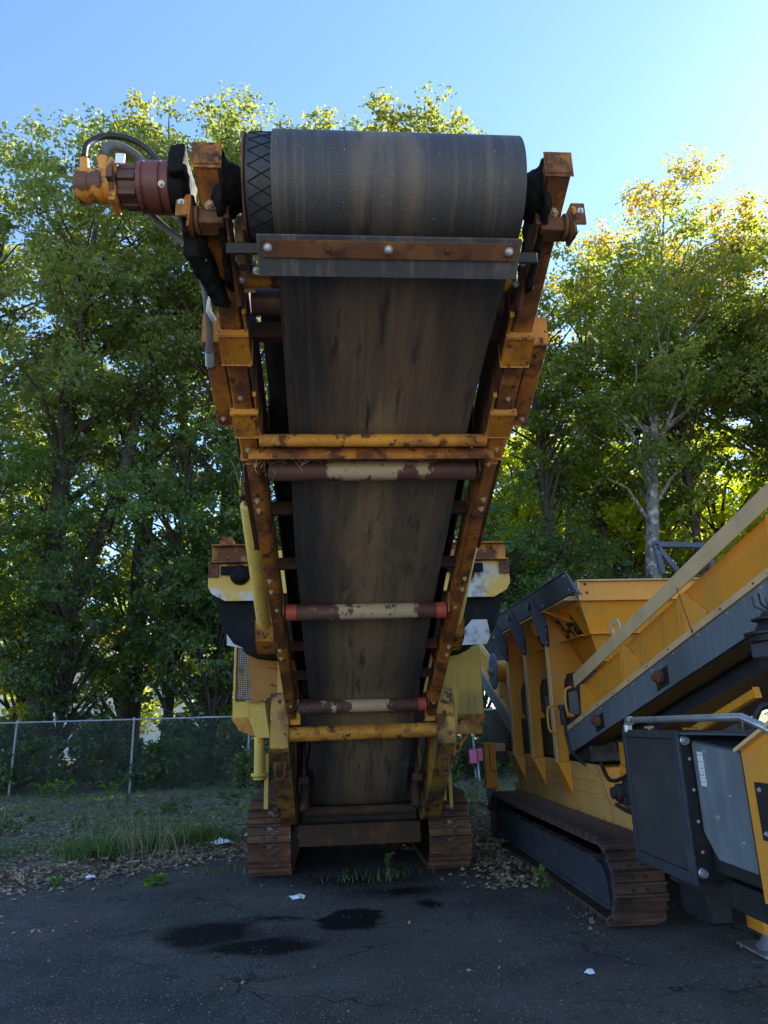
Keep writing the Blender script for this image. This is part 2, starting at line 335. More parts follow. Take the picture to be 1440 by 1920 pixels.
# ------------------------------------------------------------------ ground
def noise_node(n, l, vec, s, d=5, r=.6):
    t = n.new('ShaderNodeTexNoise'); t.inputs['Scale'].default_value = s; t.inputs['Detail'].default_value = d; t.inputs['Roughness'].default_value = r
    l.new(vec, t.inputs['Vector']); return t.outputs['Fac']
def ramp_node(n, l, v, lo, hi):
    r = n.new('ShaderNodeMapRange'); r.inputs['From Min'].default_value = lo; r.inputs['From Max'].default_value = hi
    l.new(v, r.inputs['Value']); return r.outputs[0]
def mixc(n, l, f, a, b):
    m = n.new('ShaderNodeMix'); m.data_type = 'RGBA'
    if isinstance(f, float): m.inputs[0].default_value = f
    else: l.new(f, m.inputs[0])
    for i, c in ((6, a), (7, b)):
        if isinstance(c, tuple): m.inputs[i].default_value = (*c, 1)
        else: l.new(c, m.inputs[i])
    return m.outputs[2]
def math_node(n, l, op, a, b=None):
    m = n.new('ShaderNodeMath'); m.operation = op
    for i, c in ((0, a), (1, b)):
        if c is None: continue
        if isinstance(c, (int, float)): m.inputs[i].default_value = c
        else: l.new(c, m.inputs[i])
    return m.outputs[0]

def asphalt_material():
    m = bpy.data.materials.new('asphalt'); m.use_nodes = True; n = m.node_tree.nodes; l = m.node_tree.links
    b = n['Principled BSDF']; tc = n.new('ShaderNodeTexCoord'); P = tc.outputs['Object']
    col = mixc(n, l, ramp_node(n, l, noise_node(n, l, P, .9, 6), .35, .68), (0.058, 0.052, 0.047), (0.120, 0.106, 0.092))
    col = mixc(n, l, ramp_node(n, l, noise_node(n, l, P, 3.1, 7), .55, .72), col, (0.075, 0.067, 0.058))
    col = mixc(n, l, ramp_node(n, l, noise_node(n, l, P, 7.5, 4), .58, .74), col, (0.034, 0.032, 0.031))
    # aggregate: stones of the wearing course
    v = n.new('ShaderNodeTexVoronoi'); v.inputs['Scale'].default_value = 62; l.new(P, v.inputs['Vector'])
    sp = n.new('ShaderNodeSeparateColor'); l.new(v.outputs['Color'], sp.inputs[0])
    near = ramp_node(n, l, v.outputs['Distance'], .42, .22)
    pick = ramp_node(n, l, sp.outputs[0], .55, .85)
    patch = ramp_node(n, l, noise_node(n, l, P, 2.2, 4), .3, .62)
    fl = math_node(n, l, 'MULTIPLY', math_node(n, l, 'MULTIPLY', near, pick), patch)
    tone = mixc(n, l, sp.outputs[1], (0.11, 0.105, 0.10), (0.46, 0.44, 0.40))
    col = mixc(n, l, fl, col, tone)
    v2 = n.new('ShaderNodeTexVoronoi'); v2.inputs['Scale'].default_value = 34; l.new(P, v2.inputs['Vector'])
    s2 = n.new('ShaderNodeSeparateColor'); l.new(v2.outputs['Color'], s2.inputs[0])
    fl2 = math_node(n, l, 'MULTIPLY', ramp_node(n, l, v2.outputs['Distance'], .20, .12), ramp_node(n, l, s2.outputs[0], .84, .92))
    col = mixc(n, l, fl2, col, (0.50, 0.48, 0.45))
    # fine wandering cracks
    cw = n.new('ShaderNodeVectorMath'); cw.operation = 'MULTIPLY_ADD'; cn = n.new('ShaderNodeTexNoise'); cn.inputs['Scale'].default_value = 2.6; cn.inputs['Detail'].default_value = 7; l.new(P, cn.inputs['Vector'])
    l.new(cn.outputs['Color'], cw.inputs[0]); cw.inputs[1].default_value = (.7, .7, 0); l.new(P, cw.inputs[2])
    cv = n.new('ShaderNodeTexVoronoi'); cv.feature = 'DISTANCE_TO_EDGE'; cv.inputs['Scale'].default_value = .55; l.new(cw.outputs[0], cv.inputs['Vector'])
    crack = math_node(n, l, 'MULTIPLY', ramp_node(n, l, cv.outputs['Distance'], .008, .002), ramp_node(n, l, noise_node(n, l, P, 1.3, 3), .45, .6))
    col = mixc(n, l, math_node(n, l, 'MULTIPLY', crack, .8), col, (0.010, 0.010, 0.010))
    # oil that has dripped from the machines, and a dusty strip
    warp = n.new('ShaderNodeTexNoise'); warp.inputs['Scale'].default_value = 3.2; warp.inputs['Detail'].default_value = 8; warp.inputs['Roughness'].default_value = .65; l.new(P, warp.inputs['Vector'])
    ws = n.new('ShaderNodeVectorMath'); ws.operation = 'MULTIPLY_ADD'; l.new(warp.outputs['Color'], ws.inputs[0]); ws.inputs[1].default_value = (.55, .55, 0); l.new(P, ws.inputs[2])
    def blob(x, y, sx, sy, soft):
        d = n.new('ShaderNodeVectorMath'); d.operation = 'SUBTRACT'; l.new(ws.outputs[0], d.inputs[0]); d.inputs[1].default_value = (x + .275, y + .275, 0)
        k = n.new('ShaderNodeVectorMath'); k.operation = 'MULTIPLY'; l.new(d.outputs[0], k.inputs[0]); k.inputs[1].default_value = (1 / sx, 1 / sy, 0)
        le = n.new('ShaderNodeVectorMath'); le.operation = 'LENGTH'; l.new(k.outputs[0], le.inputs[0])
        return ramp_node(n, l, le.outputs['Value'], 1.0, 1.0 - soft)
    dust = blob(.55, 6.1, .55, 1.9, .9)
    col = mixc(n, l, math_node(n, l, 'MULTIPLY', dust, .55), col, (0.085, 0.072, 0.056))
    oil = None
    for a in ((-1.05, 6.55, .50, .50, .45), (-.62, 6.12, .52, .30, .45), (-.55, 6.9, .42, .14, .8), (.13, 6.78, .31, .36, .22), (.83, 7.22, .17, .2, .5), (.62, 7.75, .8, .35, .9), (.2, 8.35, 1.0, .5, .9)):
        q = blob(*a); oil = q if oil is None else math_node(n, l, 'MAXIMUM', oil, q)
    col = mixc(n, l, math_node(n, l, 'MULTIPLY', oil, .95), col, (0.0045, 0.0045, 0.006))
    l.new(col, b.inputs['Base Color'])
    l.new(math_node(n, l, 'MULTIPLY_ADD' if False else 'SUBTRACT', .88, math_node(n, l, 'MULTIPLY', oil, .25)), b.inputs['Roughness'])
    b.inputs['Specular IOR Level'].default_value = .16
    h = math_node(n, l, 'ADD', math_node(n, l, 'MULTIPLY', v.outputs['Distance'], -.6), math_node(n, l, 'MULTIPLY', noise_node(n, l, P, 22, 6), 1.4))
    bp = n.new('ShaderNodeBump'); bp.inputs['Strength'].default_value = .8; bp.inputs['Distance'].default_value = .012; l.new(h, bp.inputs['Height']); l.new(bp.outputs[0], b.inputs['Normal'])
    MATS['asphalt'] = m
def soil_material(name, litter):
    m = bpy.data.materials.new(name); m.use_nodes = True; n = m.node_tree.nodes; l = m.node_tree.links
    b = n['Principled BSDF']; tc = n.new('ShaderNodeTexCoord'); P = tc.outputs['Object']
    col = mixc(n, l, ramp_node(n, l, noise_node(n, l, P, 5, 8), .35, .7), (0.060, 0.046, 0.032), (0.17, 0.125, 0.08))
    col = mixc(n, l, ramp_node(n, l, noise_node(n, l, P, .55, 6), .46, .6), col, (0.050, 0.075, 0.024))
    v = n.new('ShaderNodeTexVoronoi'); v.inputs['Scale'].default_value = 16; l.new(P, v.inputs['Vector'])
    s = n.new('ShaderNodeSeparateColor'); l.new(v.outputs['Color'], s.inputs[0])
    col = mixc(n, l, ramp_node(n, l, s.outputs[0], .6, .9) if litter else .0, col, (0.28, 0.20, 0.13))
    l.new(col, b.inputs['Base Color']); b.inputs['Roughness'].default_value = .95
    bp = n.new('ShaderNodeBump'); bp.inputs['Strength'].default_value = .9; bp.inputs['Distance'].default_value = .03
    l.new(math_node(n, l, 'ADD', noise_node(n, l, P, 14, 7), v.outputs['Distance']), bp.inputs['Height']); l.new(bp.outputs[0], b.inputs['Normal'])
    MATS[name] = m
asphalt_material(); soil_material('soil', True)
mat('meadow', (0.12, 0.15, 0.045), [dict(c=(0.25, 0.23, 0.09), s=.35, lo=.4, hi=.65, d=7), dict(c=(0.07, 0.10, 0.03), s=3, lo=.5, hi=.7)], rough=.95)

gm = MB(); gm.add([(-900, -600, -.16), (900, -600, -.16), (900, 1500, -.16), (-900, 1500, -.16)], [(0, 1, 2, 3)])
struct(build(gm, 'ground', 'meadow', smooth=0))

def vn(x, y, s, seed=0):          # cheap smooth noise
    return (math.sin(x * s + seed) * math.cos(y * s * 1.13 + seed * 1.7) + .5 * math.sin(x * s * 2.3 - y * s * 1.9 + seed * 2.1)) / 1.5
def edge_y(x):                    # where the asphalt ends
    pts = [(-40, 8.1), (-8, 8.3), (-3.6, 8.75), (-2.4, 9.6), (-1.4, 10.6), (0, 10.4), (1.6, 9.6), (2.2, 9.2), (4, 10.5), (40, 10.5)]
    for (a, b), (c, d) in zip(pts, pts[1:]):
        if a <= x <= c: return b + (d - b) * (x - a) / (c - a) + .16 * vn(x, 3, 2.3) + .07 * vn(x, 1, 7.1)
    return 9
def soil_z(x, y):
    d = y - edge_y(x)
    if d < -.5: return -.06
    k = min(1, max(0, (d + .15) / .9)); k = k * k * (3 - 2 * k)
    far = min(1, max(0, (y - 11.5) / 6))
    return -.03 + .075 * k + k * .035 * (vn(x, y, 1.9) + vn(x, y, 4.3, 2)) + far * .05 * vn(x, y, .7, 1)
sm = MB(); NX, NY = 150, 96
xs = [(-1 + 2 * i / NX) for i in range(NX + 1)]; xs = [60 * (abs(t) ** 2.2) * (1 if t > 0 else -1) for t in xs]
ys = [7.5 + 38 * (j / NY) ** 1.7 for j in range(NY + 1)]
sm.add([(x, y, soil_z(x, y)) for y in ys for x in xs], [(j * (NX + 1) + i, j * (NX + 1) + i + 1, (j + 1) * (NX + 1) + i + 1, (j + 1) * (NX + 1) + i) for j in range(NY) for i in range(NX)])
struct(build(sm, 'verge', 'soil', smooth=180))
am = MB(); ex = [-60 + .15 * i for i in range(801)]
av = []; af = []
for i, x in enumerate(ex):
    av += [(x, -3.4 + .2 * vn(x, 9, 1.3), .004), (x, edge_y(x), .004), (x, edge_y(x) + .03, -.05)]
for i in range(len(ex) - 1):
    a = i * 3; af += [(a, a + 3, a + 4, a + 1), (a + 1, a + 4, a + 5, a + 2)]
am.add(av, af); struct(build(am, 'asphalt_yard', 'asphalt', smooth=0))

mat('pale_gravel', (0.52, 0.46, 0.37), [dict(c=(0.42, 0.37, 0.30), s=1.1, lo=.4, hi=.65, d=8), dict(c=(0.45, 0.42, 0.37), s=30, lo=.5, hi=.7, d=4)], rough=.95, bump=.6, bscale=50)  # made-up ground colour, kept pale to bounce more light
struct(build(MB().add([(-70, -90, -.004), (60, -90, -.004), (60, -3.0, -.004), (-70, -3.0, -.004)], [(0, 1, 2, 3)]), 'bounce_lot', 'pale_gravel', smooth=0))  # unseen lot behind the camera, added to bounce warm sunlight onto the machines

# ------------------------------------------------------------------ foliage
def leaf_cloud(name, m, centers, radii, counts, size, seed, flat=.55, tint=None, up=.75, shell=.55):
    """Thousands of separate folded leaves spread through clumps."""
    g = np.random.default_rng(seed)
    idx = np.repeat(np.arange(len(centers)), counts)
    c = np.asarray(centers)[idx]; r = np.asarray(radii)[idx]
    n = len(idx)
    d = g.normal(size=(n, 3)); d /= np.linalg.norm(d, axis=1, keepdims=True)
    tw = g.normal(size=(len(centers), 13, 3)); tw[:, :, 2] += .15; tw /= np.linalg.norm(tw, axis=2, keepdims=True)
    d = tw[idx, g.integers(0, 13, n)] + d * .34; d /= np.linalg.norm(d, axis=1, keepdims=True)
    rr = g.random(n) ** shell
    p = c + d * (rr * r)[:, None] * np.array([1, 1, flat])
    nor = g.normal(size=(n, 3)) * .75 + np.array([0, 0, up]) + d * .45
    nor /= np.linalg.norm(nor, axis=1, keepdims=True)
    t = g.normal(size=(n, 3)) + d * .6; t -= nor * np.sum(t * nor, axis=1, keepdims=True); t /= np.linalg.norm(t, axis=1, keepdims=True)
    s = np.cross(nor, t)
    L = size * (.55 + .95 * g.random(n) ** 1.4)[:, None]; W = L * g.uniform(.48, .75, n)[:, None]
    v = np.empty((n, 4, 3))
    v[:, 0] = p - t * L * .5; v[:, 1] = p + s * W * .5 + t * L * .08 + nor * L * .10; v[:, 2] = p + t * L * .5 - nor * L * .08; v[:, 3] = p - s * W * .5 + t * L * .08 + nor * L * .10
    me = bpy.data.meshes.new(name)
    me.vertices.add(n * 4); me.vertices.foreach_set('co', v.reshape(-1).astype(np.float32))
    me.loops.add(n * 4); me.loops.foreach_set('vertex_index', np.arange(n * 4, dtype=np.int32))
    me.polygons.add(n); me.polygons.foreach_set('loop_start', np.arange(0, n * 4, 4, dtype=np.int32))
    me.update(calc_edges=True)
    cl = g.random(len(centers))[idx]
    tv = .12 + .30 * cl + .28 * g.random(n)
    if tint is not None: tv = tv + tint(p)
    a = me.attributes.new('tint', 'FLOAT', 'POINT'); a.data.foreach_set('value', np.repeat(np.clip(tv, 0, 1), 4).astype(np.float32))
    me.materials.append(MATS[m])
    return me

def make_tree(seed, height, crown_r, crown_z0, trunk_r, lean=(0, 0), leaves=62000, clumps=230, m='leaf_oak', size=.19, fork=0, tint=None, bark='bark_dark', shape=1.0):
    """returns (trunk mesh, crown mesh); local origin at the foot."""
    R = random.Random(seed)
    mb = MB(); N = 9
    ph = R.uniform(0, 6)
    def axis(t):   # trunk centre line
        return Vector((lean[0] * t ** 1.4 * height + .25 * math.sin(t * 5 + ph) * t, lean[1] * t * height + .2 * math.cos(t * 4 + ph) * t, t * height))
    ts = [0, .02, .06, .15, .28, .42, .56, .7, .83, .95]
    rs = [trunk_r * k for k in (1.35, 1.12, 1.0, .92, .82, .66, .48, .32, .17, .05)]
    mb.tube([axis(t) for t in ts], rs, 10)
    if fork:
        a = axis(.14); tip = a + Vector((fork, R.uniform(-1, 1), height * .62))
        mid = a.lerp(tip, .45) + Vector((fork * .18, 0, -height * .04))
        mb.tube([a, a.lerp(mid, .5) + Vector((0, 0, .2)), mid, mid.lerp(tip, .5), tip], [trunk_r * k for k in (.8, .72, .6, .36, .06)], 9)
    cs, rd = [], []
    zc = (crown_z0 + height) / 2; hz = (height - crown_z0) / 2
    while len(cs) < clumps:
        p = Vector((R.gauss(0, 1), R.gauss(0, 1), R.gauss(0, 1))).normalized() * R.random() ** .42
        z = zc + p.z * hz
        k = (z - crown_z0) / (height - crown_z0)
        w = crown_r * (math.sin(math.pi * min(.97, max(.1, k)) ** shape)) ** .25
        a = axis(min(.97, z / height))
        cs.append((a.x + p.x * w, a.y + p.y * w, z)); rd.append(R.uniform(.65, 1.5) * crown_r / 5.2)
    # boughs to some of the clumps
    order = list(range(len(cs))); R.shuffle(order)
    for i in order[:70]:
        c = Vector(cs[i]); t0 = max(.12, min(.9, (c.z - R.uniform(.18, .42) * (c - axis(min(1, c.z / height))).length - 1.2) / height))
        a = axis(t0); mid = a.lerp(c, .5) + Vector((R.uniform(-.3, .3), R.uniform(-.3, .3), R.uniform(.1, .6)))
        r0 = trunk_r * .30 * (1 - t0) + .03
        mb.tube([a, a.lerp(mid, .55), mid, mid.lerp(c, .6), c], [r0, r0 * .8, r0 * .6, r0 * .35, .008], 6)
    w = np.array(rd) ** 2; cnt = np.maximum(20, (leaves * w / w.sum())).astype(int)
    crown = leaf_cloud('crown', m, np.array(cs), np.array(rd), cnt, size, seed, flat=.62, tint=tint)
    tm = mb.mesh('trunk', smooth=60); tm.materials.append(MATS[bark])
    return tm, crown

KINDS = {}
def warm(h0, h1, amt):
    return lambda p: amt * np.clip((p[:, 2] - h0) / (h1 - h0), 0, 1) ** 1.3
KINDS['oak_a'] = make_tree(11, 26.0, 4.7, 7.0, .42, lean=(.01, -.02), leaves=39000, clumps=190, m='leaf_oak', size=.175, fork=3.2, tint=warm(14, 27, .34))
KINDS['oak_b'] = make_tree(23, 26.5, 4.3, 8.0, .36, lean=(-.015, -.03), leaves=35000, clumps=170, m='leaf_oak', size=.175, tint=warm(14, 27, .38))
KINDS['maple'] = make_tree(37, 25.0, 5.0, 9.5, .33, lean=(.13, -.03), leaves=40000, clumps=190, m='leaf_maple', size=.16, tint=warm(15, 26, .60), bark='bark_pale', shape=.8)
KINDS['slim'] = make_tree(41, 22.5, 3.2, 8.0, .25, lean=(.02, -.02), leaves=23000, clumps=140, m='leaf_maple', size=.165, tint=warm(15, 24, .45), bark='bark_dark')
KINDS['under'] = make_tree(53, 12.5, 3.6, 2.2, .16, lean=(.01, -.05), leaves=21000, clumps=120, m='leaf_dark', size=.145, tint=warm(7, 13, .2))
KINDS['sapling'] = make_tree(67, 8.0, 2.7, 1.0, .09, lean=(.0, -.06), leaves=15000, clumps=90, m='leaf_dark', size=.13)
def make_bush(seed, w, h, leaves, m, size):
    R = random.Random(seed); cs, rd = [], []; mb = MB()
    for i in range(60):
        a = R.uniform(0, 6.28); r = w * R.random() ** .6; z = h * (.12 + .8 * R.random()) * (1 - .5 * (r / w) ** 2)
        cs.append((r * math.cos(a), r * math.sin(a) * .7, z)); rd.append(R.uniform(.25, .5))
        if i % 3 == 0: mb.tube([(R.uniform(-.1, .1), R.uniform(-.1, .1), -.05), (cs[-1][0] * .5, cs[-1][1] * .5, z * .6), cs[-1]], [.02, .015, .005], 5)
    cr = leaf_cloud('crown', m, np.array(cs), np.array(rd), np.full(60, leaves // 60), size, seed, flat=.8)
    st = mb.mesh('stem', smooth=60); st.materials.append(MATS['bark_dark']); return st, cr
KINDS['glow'] = make_tree(91, 9.5, 3.0, .8, .10, leaves=15000, clumps=90, m='leaf_glow', size=.16)
KINDS['bush'] = make_bush(71, 1.5, 2.1, 15000, 'leaf_dark', .11)
KINDS['bush_b'] = make_bush(73, 1.2, 1.5, 12000, 'leaf_oak', .10)

def plant(kind, name, x, y, label, cat='tree', group=None, rz=0.0, s=1.0, tname='trunk', sz=None):
    o = empty(name, (x, y, soil_z(x, y) - .03), label, cat, group, rz)
    o.scale = (s, s, sz or s)
    for me, nm in zip(KINDS[kind], (tname, 'crown')):
        c = bpy.data.objects.new(nm, me); COL.objects.link(c); c.parent = o
    return o
G1 = 'tall trees behind the fence'
plant('oak_a', 'oak_tree', -9.1, 23.4, 'massive dark oak with forked trunk behind the fence', group=G1, s=.95)
plant('oak_b', 'oak_tree', -13.6, 24.5, 'tall oak crowding the forked oak on its outer side', group=G1, rz=2.0, s=.91)
plant('oak_b', 'oak_tree', -6.9, 25.2, 'tall straight oak rising behind the drive motor', group=G1, rz=.7, s=1.04)
plant('oak_a', 'oak_tree', -3.9, 24.6, 'tall oak whose crown stands above the belt drum\'s bare end', group=G1, rz=2.5, s=1.06)
plant('oak_b', 'oak_tree', .2, 25.0, 'tall oak hidden behind the raised conveyor, crown above the drum', group=G1, rz=4.1, s=1.06)
plant('oak_b', 'oak_tree', 3.6, 24.2, 'yellow-tipped oak crown ending against open sky beside the drum', group=G1, rz=5.2, s=1.05)
plant('maple', 'maple_tree', 10.7, 24.0, 'tall maple with pale lichened trunk and orange-tinged pointed crown', group=G1, s=.95)
plant('slim', 'maple_tree', 10.4, 26.6, 'slim dark-trunked tree standing beside the pale-trunked maple', group=G1, rz=1.0, s=.93)
plant('slim', 'maple_tree', 7.9, 24.4, 'slender grey-stemmed tree just right of the rusty conveyor frame', group=G1, rz=3.3, s=.97)
plant('slim', 'maple_tree', 16.6, 23.6, 'yellowing maple with thin bare twigs at its top', group=G1, rz=2.2, s=.93)
plant('maple', 'maple_tree', 18.6, 25.2, 'broad maple turning yellow above the inclined conveyor', group=G1, rz=2.6, s=.95)
plant('slim', 'maple_tree', 13.6, 24.8, 'leafy maple filling the gap right of the pale trunk', group=G1, rz=5.1, s=.88)
plant('oak_b', 'oak_tree', 21.5, 23.6, 'dark green tree behind the yellow inclined conveyor', group=G1, rz=1.1, s=.92)
G2 = 'further trees of the wood that shade the yard'
for i, (k, x, y, rz, s) in enumerate([('oak_a', 25.0, 24.5, 1.0, .97), ('oak_b', 20.5, 20.8, 2.6, .85), ('oak_b', 29.0, 24, 3, .95), ('oak_a', 32.0, 19.5, .4, .95), ('oak_b', 26.5, 19.5, 2, .85), ('oak_b', 34, 26, 1, .95), ('oak_a', 23.0, 18.0, 3.3, .85),
                                        ('oak_b', -18.5, 25, .2, .93), ('oak_a', -23, 26, 1.8, .9)]):
    plant(k, 'forest_tree', x, y, 'tall broadleaf tree of the wood edge beyond the open yard', group=G2, rz=rz, s=s)
G3 = 'back row of the wood'
for i, (k, x, y, rz, s) in enumerate([('slim', -12.5, 30, 1, .9), ('slim', -2.5, 33, 2, .9), ('slim', 5.5, 31, 4, .85), ('oak_a', 9.5, 36, 5, .70)]):
    plant(k, 'forest_tree', x, y, 'tree of the back row glimpsed between the front trunks', group=G3, rz=rz, s=s)
G4 = 'low understory trees at the fence'
for i, (k, x, y, rz, s) in enumerate([('under', -11.8, 22.4, .4, 1.0), ('under', -5.2, 22.8, 2.2, 1.05), ('under', -2.2, 23.6, 3.9, .95), ('sapling', -8.0, 21.9, 1, .9), ('sapling', -3.6, 22.0, 3, 1.0),
                                        ('under', 4.6, 22.4, 5, .85), ('under', 7.4, 22.6, .9, .72), ('sapling', 6.3, 21.8, 4, .95), ('sapling', 9.0, 22.4, 5.5, .75), ('sapling', 15.0, 22.4, 2, .7), ('sapling', 1.5, 22.2, 1.5, 1.0)]):
    plant(k, 'understory_tree' if k == 'under' else 'sapling_tree', x, y, 'leafy understory tree with thin trunk leaning over the chain link fence' if k == 'under' else 'low dark bushy sapling with branches down to the fence rail', group=G4 if k == 'under' else 'bushy saplings at the fence', rz=rz, s=s)
G6 = 'sunlit young trees at the far side of the wood'
for i, (k, x, y, rz, s) in enumerate([('glow', -15.5, 31, 0, 1.3), ('glow', -11.8, 28.5, 0, 1.2), ('glow', -8.4, 30, 2, 1.3), ('glow', -4.4, 29, 4, 1.3), ('glow', .5, 30, 1, 1.2), ('glow', 7.6, 28.6, 3, 1.5), ('glow', 12.4, 29.0, 5, 1.6), ('glow', 16.4, 28.6, .6, 1.6), ('glow', 20.5, 29.0, 2.8, 1.55), ('glow', 24.8, 29.5, 1.2, 1.5), ('glow', 10.0, 32.5, 5.8, 1.8), ('glow', 18.5, 33, 3.8, 1.8), ('glow', 14.5, 33.5, 1.8, 1.9)]):
    plant(k, 'young_tree', x, y, 'bright backlit yellow-green young tree glimpsed through the wood', group=G6, rz=rz, s=s)
G5 = 'bushes along the fence'
for i, (k, x, y, rz, s) in enumerate([('bush', -11.5, 21.3, 0, 1), ('bush', -8.9, 21.2, 2, 1.0), ('bush', -6.5, 21.2, 4, 1.0), ('bush', -4.3, 21.3, 1, 1.0), ('bush', -2.2, 21.2, 3, 1.05), ('bush_b', -1.6, 20.6, .5, .9), ('bush', .2, 21.4, 5, 1), ('bush_b', 2.6, 20.9, 2, 1), ('bush', 4.4, 21.2, 1.2, 1), ('bush', 6.8, 21.2, 2.6, 1), ('bush', 9.2, 21.4, 4.6, 1)]):
    plant(k, 'fence_bush', x, y, 'dense dark bush growing behind the chain link fence' if k == 'bush' else 'small brighter green bush close behind the fence wire', 'bush', G5 if k == 'bush' else 'small bushes at the fence', rz, s, 'stem')

# pale building and its yard glimpsed through the wood
bl = empty('warehouse', (-13, 58, -.16), 'pale low building glimpsed in bright light through the trees', 'building')
build(MB().box(-26, -3, 54, 66, -.16, 6.2), 'wall', 'wall_pale', bl)
build(MB().prism([(-26.6, 53.4, 6.2), (-2.4, 53.4, 6.2), (-2.4, 60, 8.6), (-26.6, 60, 8.6)], (0, 0, .25)).prism([(-26.6, 60.01, 8.6), (-2.4, 60.01, 8.6), (-2.4, 66.6, 6.2), (-26.6, 66.6, 6.2)], (0, 0, .25)), 'roof', 'roof_grey', bl)
for i in range(7):
    x = -24.5 + i * 3.2
    w = build(MB().box(x, x + 1.4, 53.93, 53.99, 1.2, 2.8), 'window', 'wall_pale', bl)
    build(MB().box(x + .1, x + 1.3, 53.90, 53.925, 1.3, 2.7), 'pane', 'pane_dark', w)

# ------------------------------------------------------------------ fence
FY = 20.1
fe = empty('chain_link_fence', (0, FY, 0), 'grey galvanised chain link fence along the foot of the wood', 'fence')
pm = MB(); pm.lathe((0, 0, -.2), (0, 0, 1), [(0, .03), (2.02, .03), (2.04, .036), (2.08, .03), (2.10, .01)], 10)
pme = pm.mesh('post'); pme.materials.append(MATS['fence_steel'])
for i in range(-6, 8):
    x = -5.35 + i * 3.03
    o = piece(pme, 'post', fe, (x, FY, .02)); o.rotation_euler = (0, .004 * (i % 3 - 1), 0)
build(MB().cyl((-24, FY, 1.86), (17, FY, 1.86), .021, n=8), 'top_rail', 'fence_steel', fe)
wm = MB(); step = .088; x = -24.0
def ribbon(a, b, dy):
    a = Vector(a); b = Vector(b); t = (b - a).normalized(); s = t.cross(Vector((0, 1, 0))) * .0022
    y = Vector((0, dy, 0))
    k = [a - s + y, a + s + y, a + y + Vector((0, .004, 0)), b - s + y, b + s + y, b + y + Vector((0, .004, 0))]
    wm.add(k, [(0, 1, 4, 3), (1, 2, 5, 4), (2, 0, 3, 5)])
while x < 17:
    ribbon((x, FY, .06), (x + 1.35, FY, 1.83), -.035); ribbon((x + 1.35, FY, .06), (x, FY, 1.83), -.029); x += step
stuff(build(wm, 'wire_mesh', 'fence_wire', fe, smooth=0))

# ------------------------------------------------------------------ tracked crusher with raised discharge conveyor
M1 = empty('tracked_crusher', (0.25, 10.3, 0), 'old rusty yellow tracked crusher with its discharge conveyor raised high', 'crusher')
SL = 0.41
def bz(y): return 3.54 - SL * (y - 2.13)          # underside of the conveyor side rails
def mx(y): return .2 + .0085 * (y - 2.13)         # conveyor centre line
def srail(mb, off, w, y0, y1, z0, z1):
    """bar following the conveyor slope, off from the centre line, z0..z1 above the rail underside"""
    pts = []
    for y, k in ((y0, 0), (y1, 1)):
        x = mx(y) + off
        pts.append([(x - w / 2, y, bz(y) + z0), (x + w / 2, y, bz(y) + z0), (x + w / 2, y, bz(y) + z1), (x - w / 2, y, bz(y) + z1)])
    a, b = pts
    return mb.prism(a, (mx(y1) - mx(y0), y1 - y0, bz(y1) - bz(y0)))
S = (-1, 1)
DY, DZ, DR = 2.29, 3.575, .2          # head drum axis
XD = .2
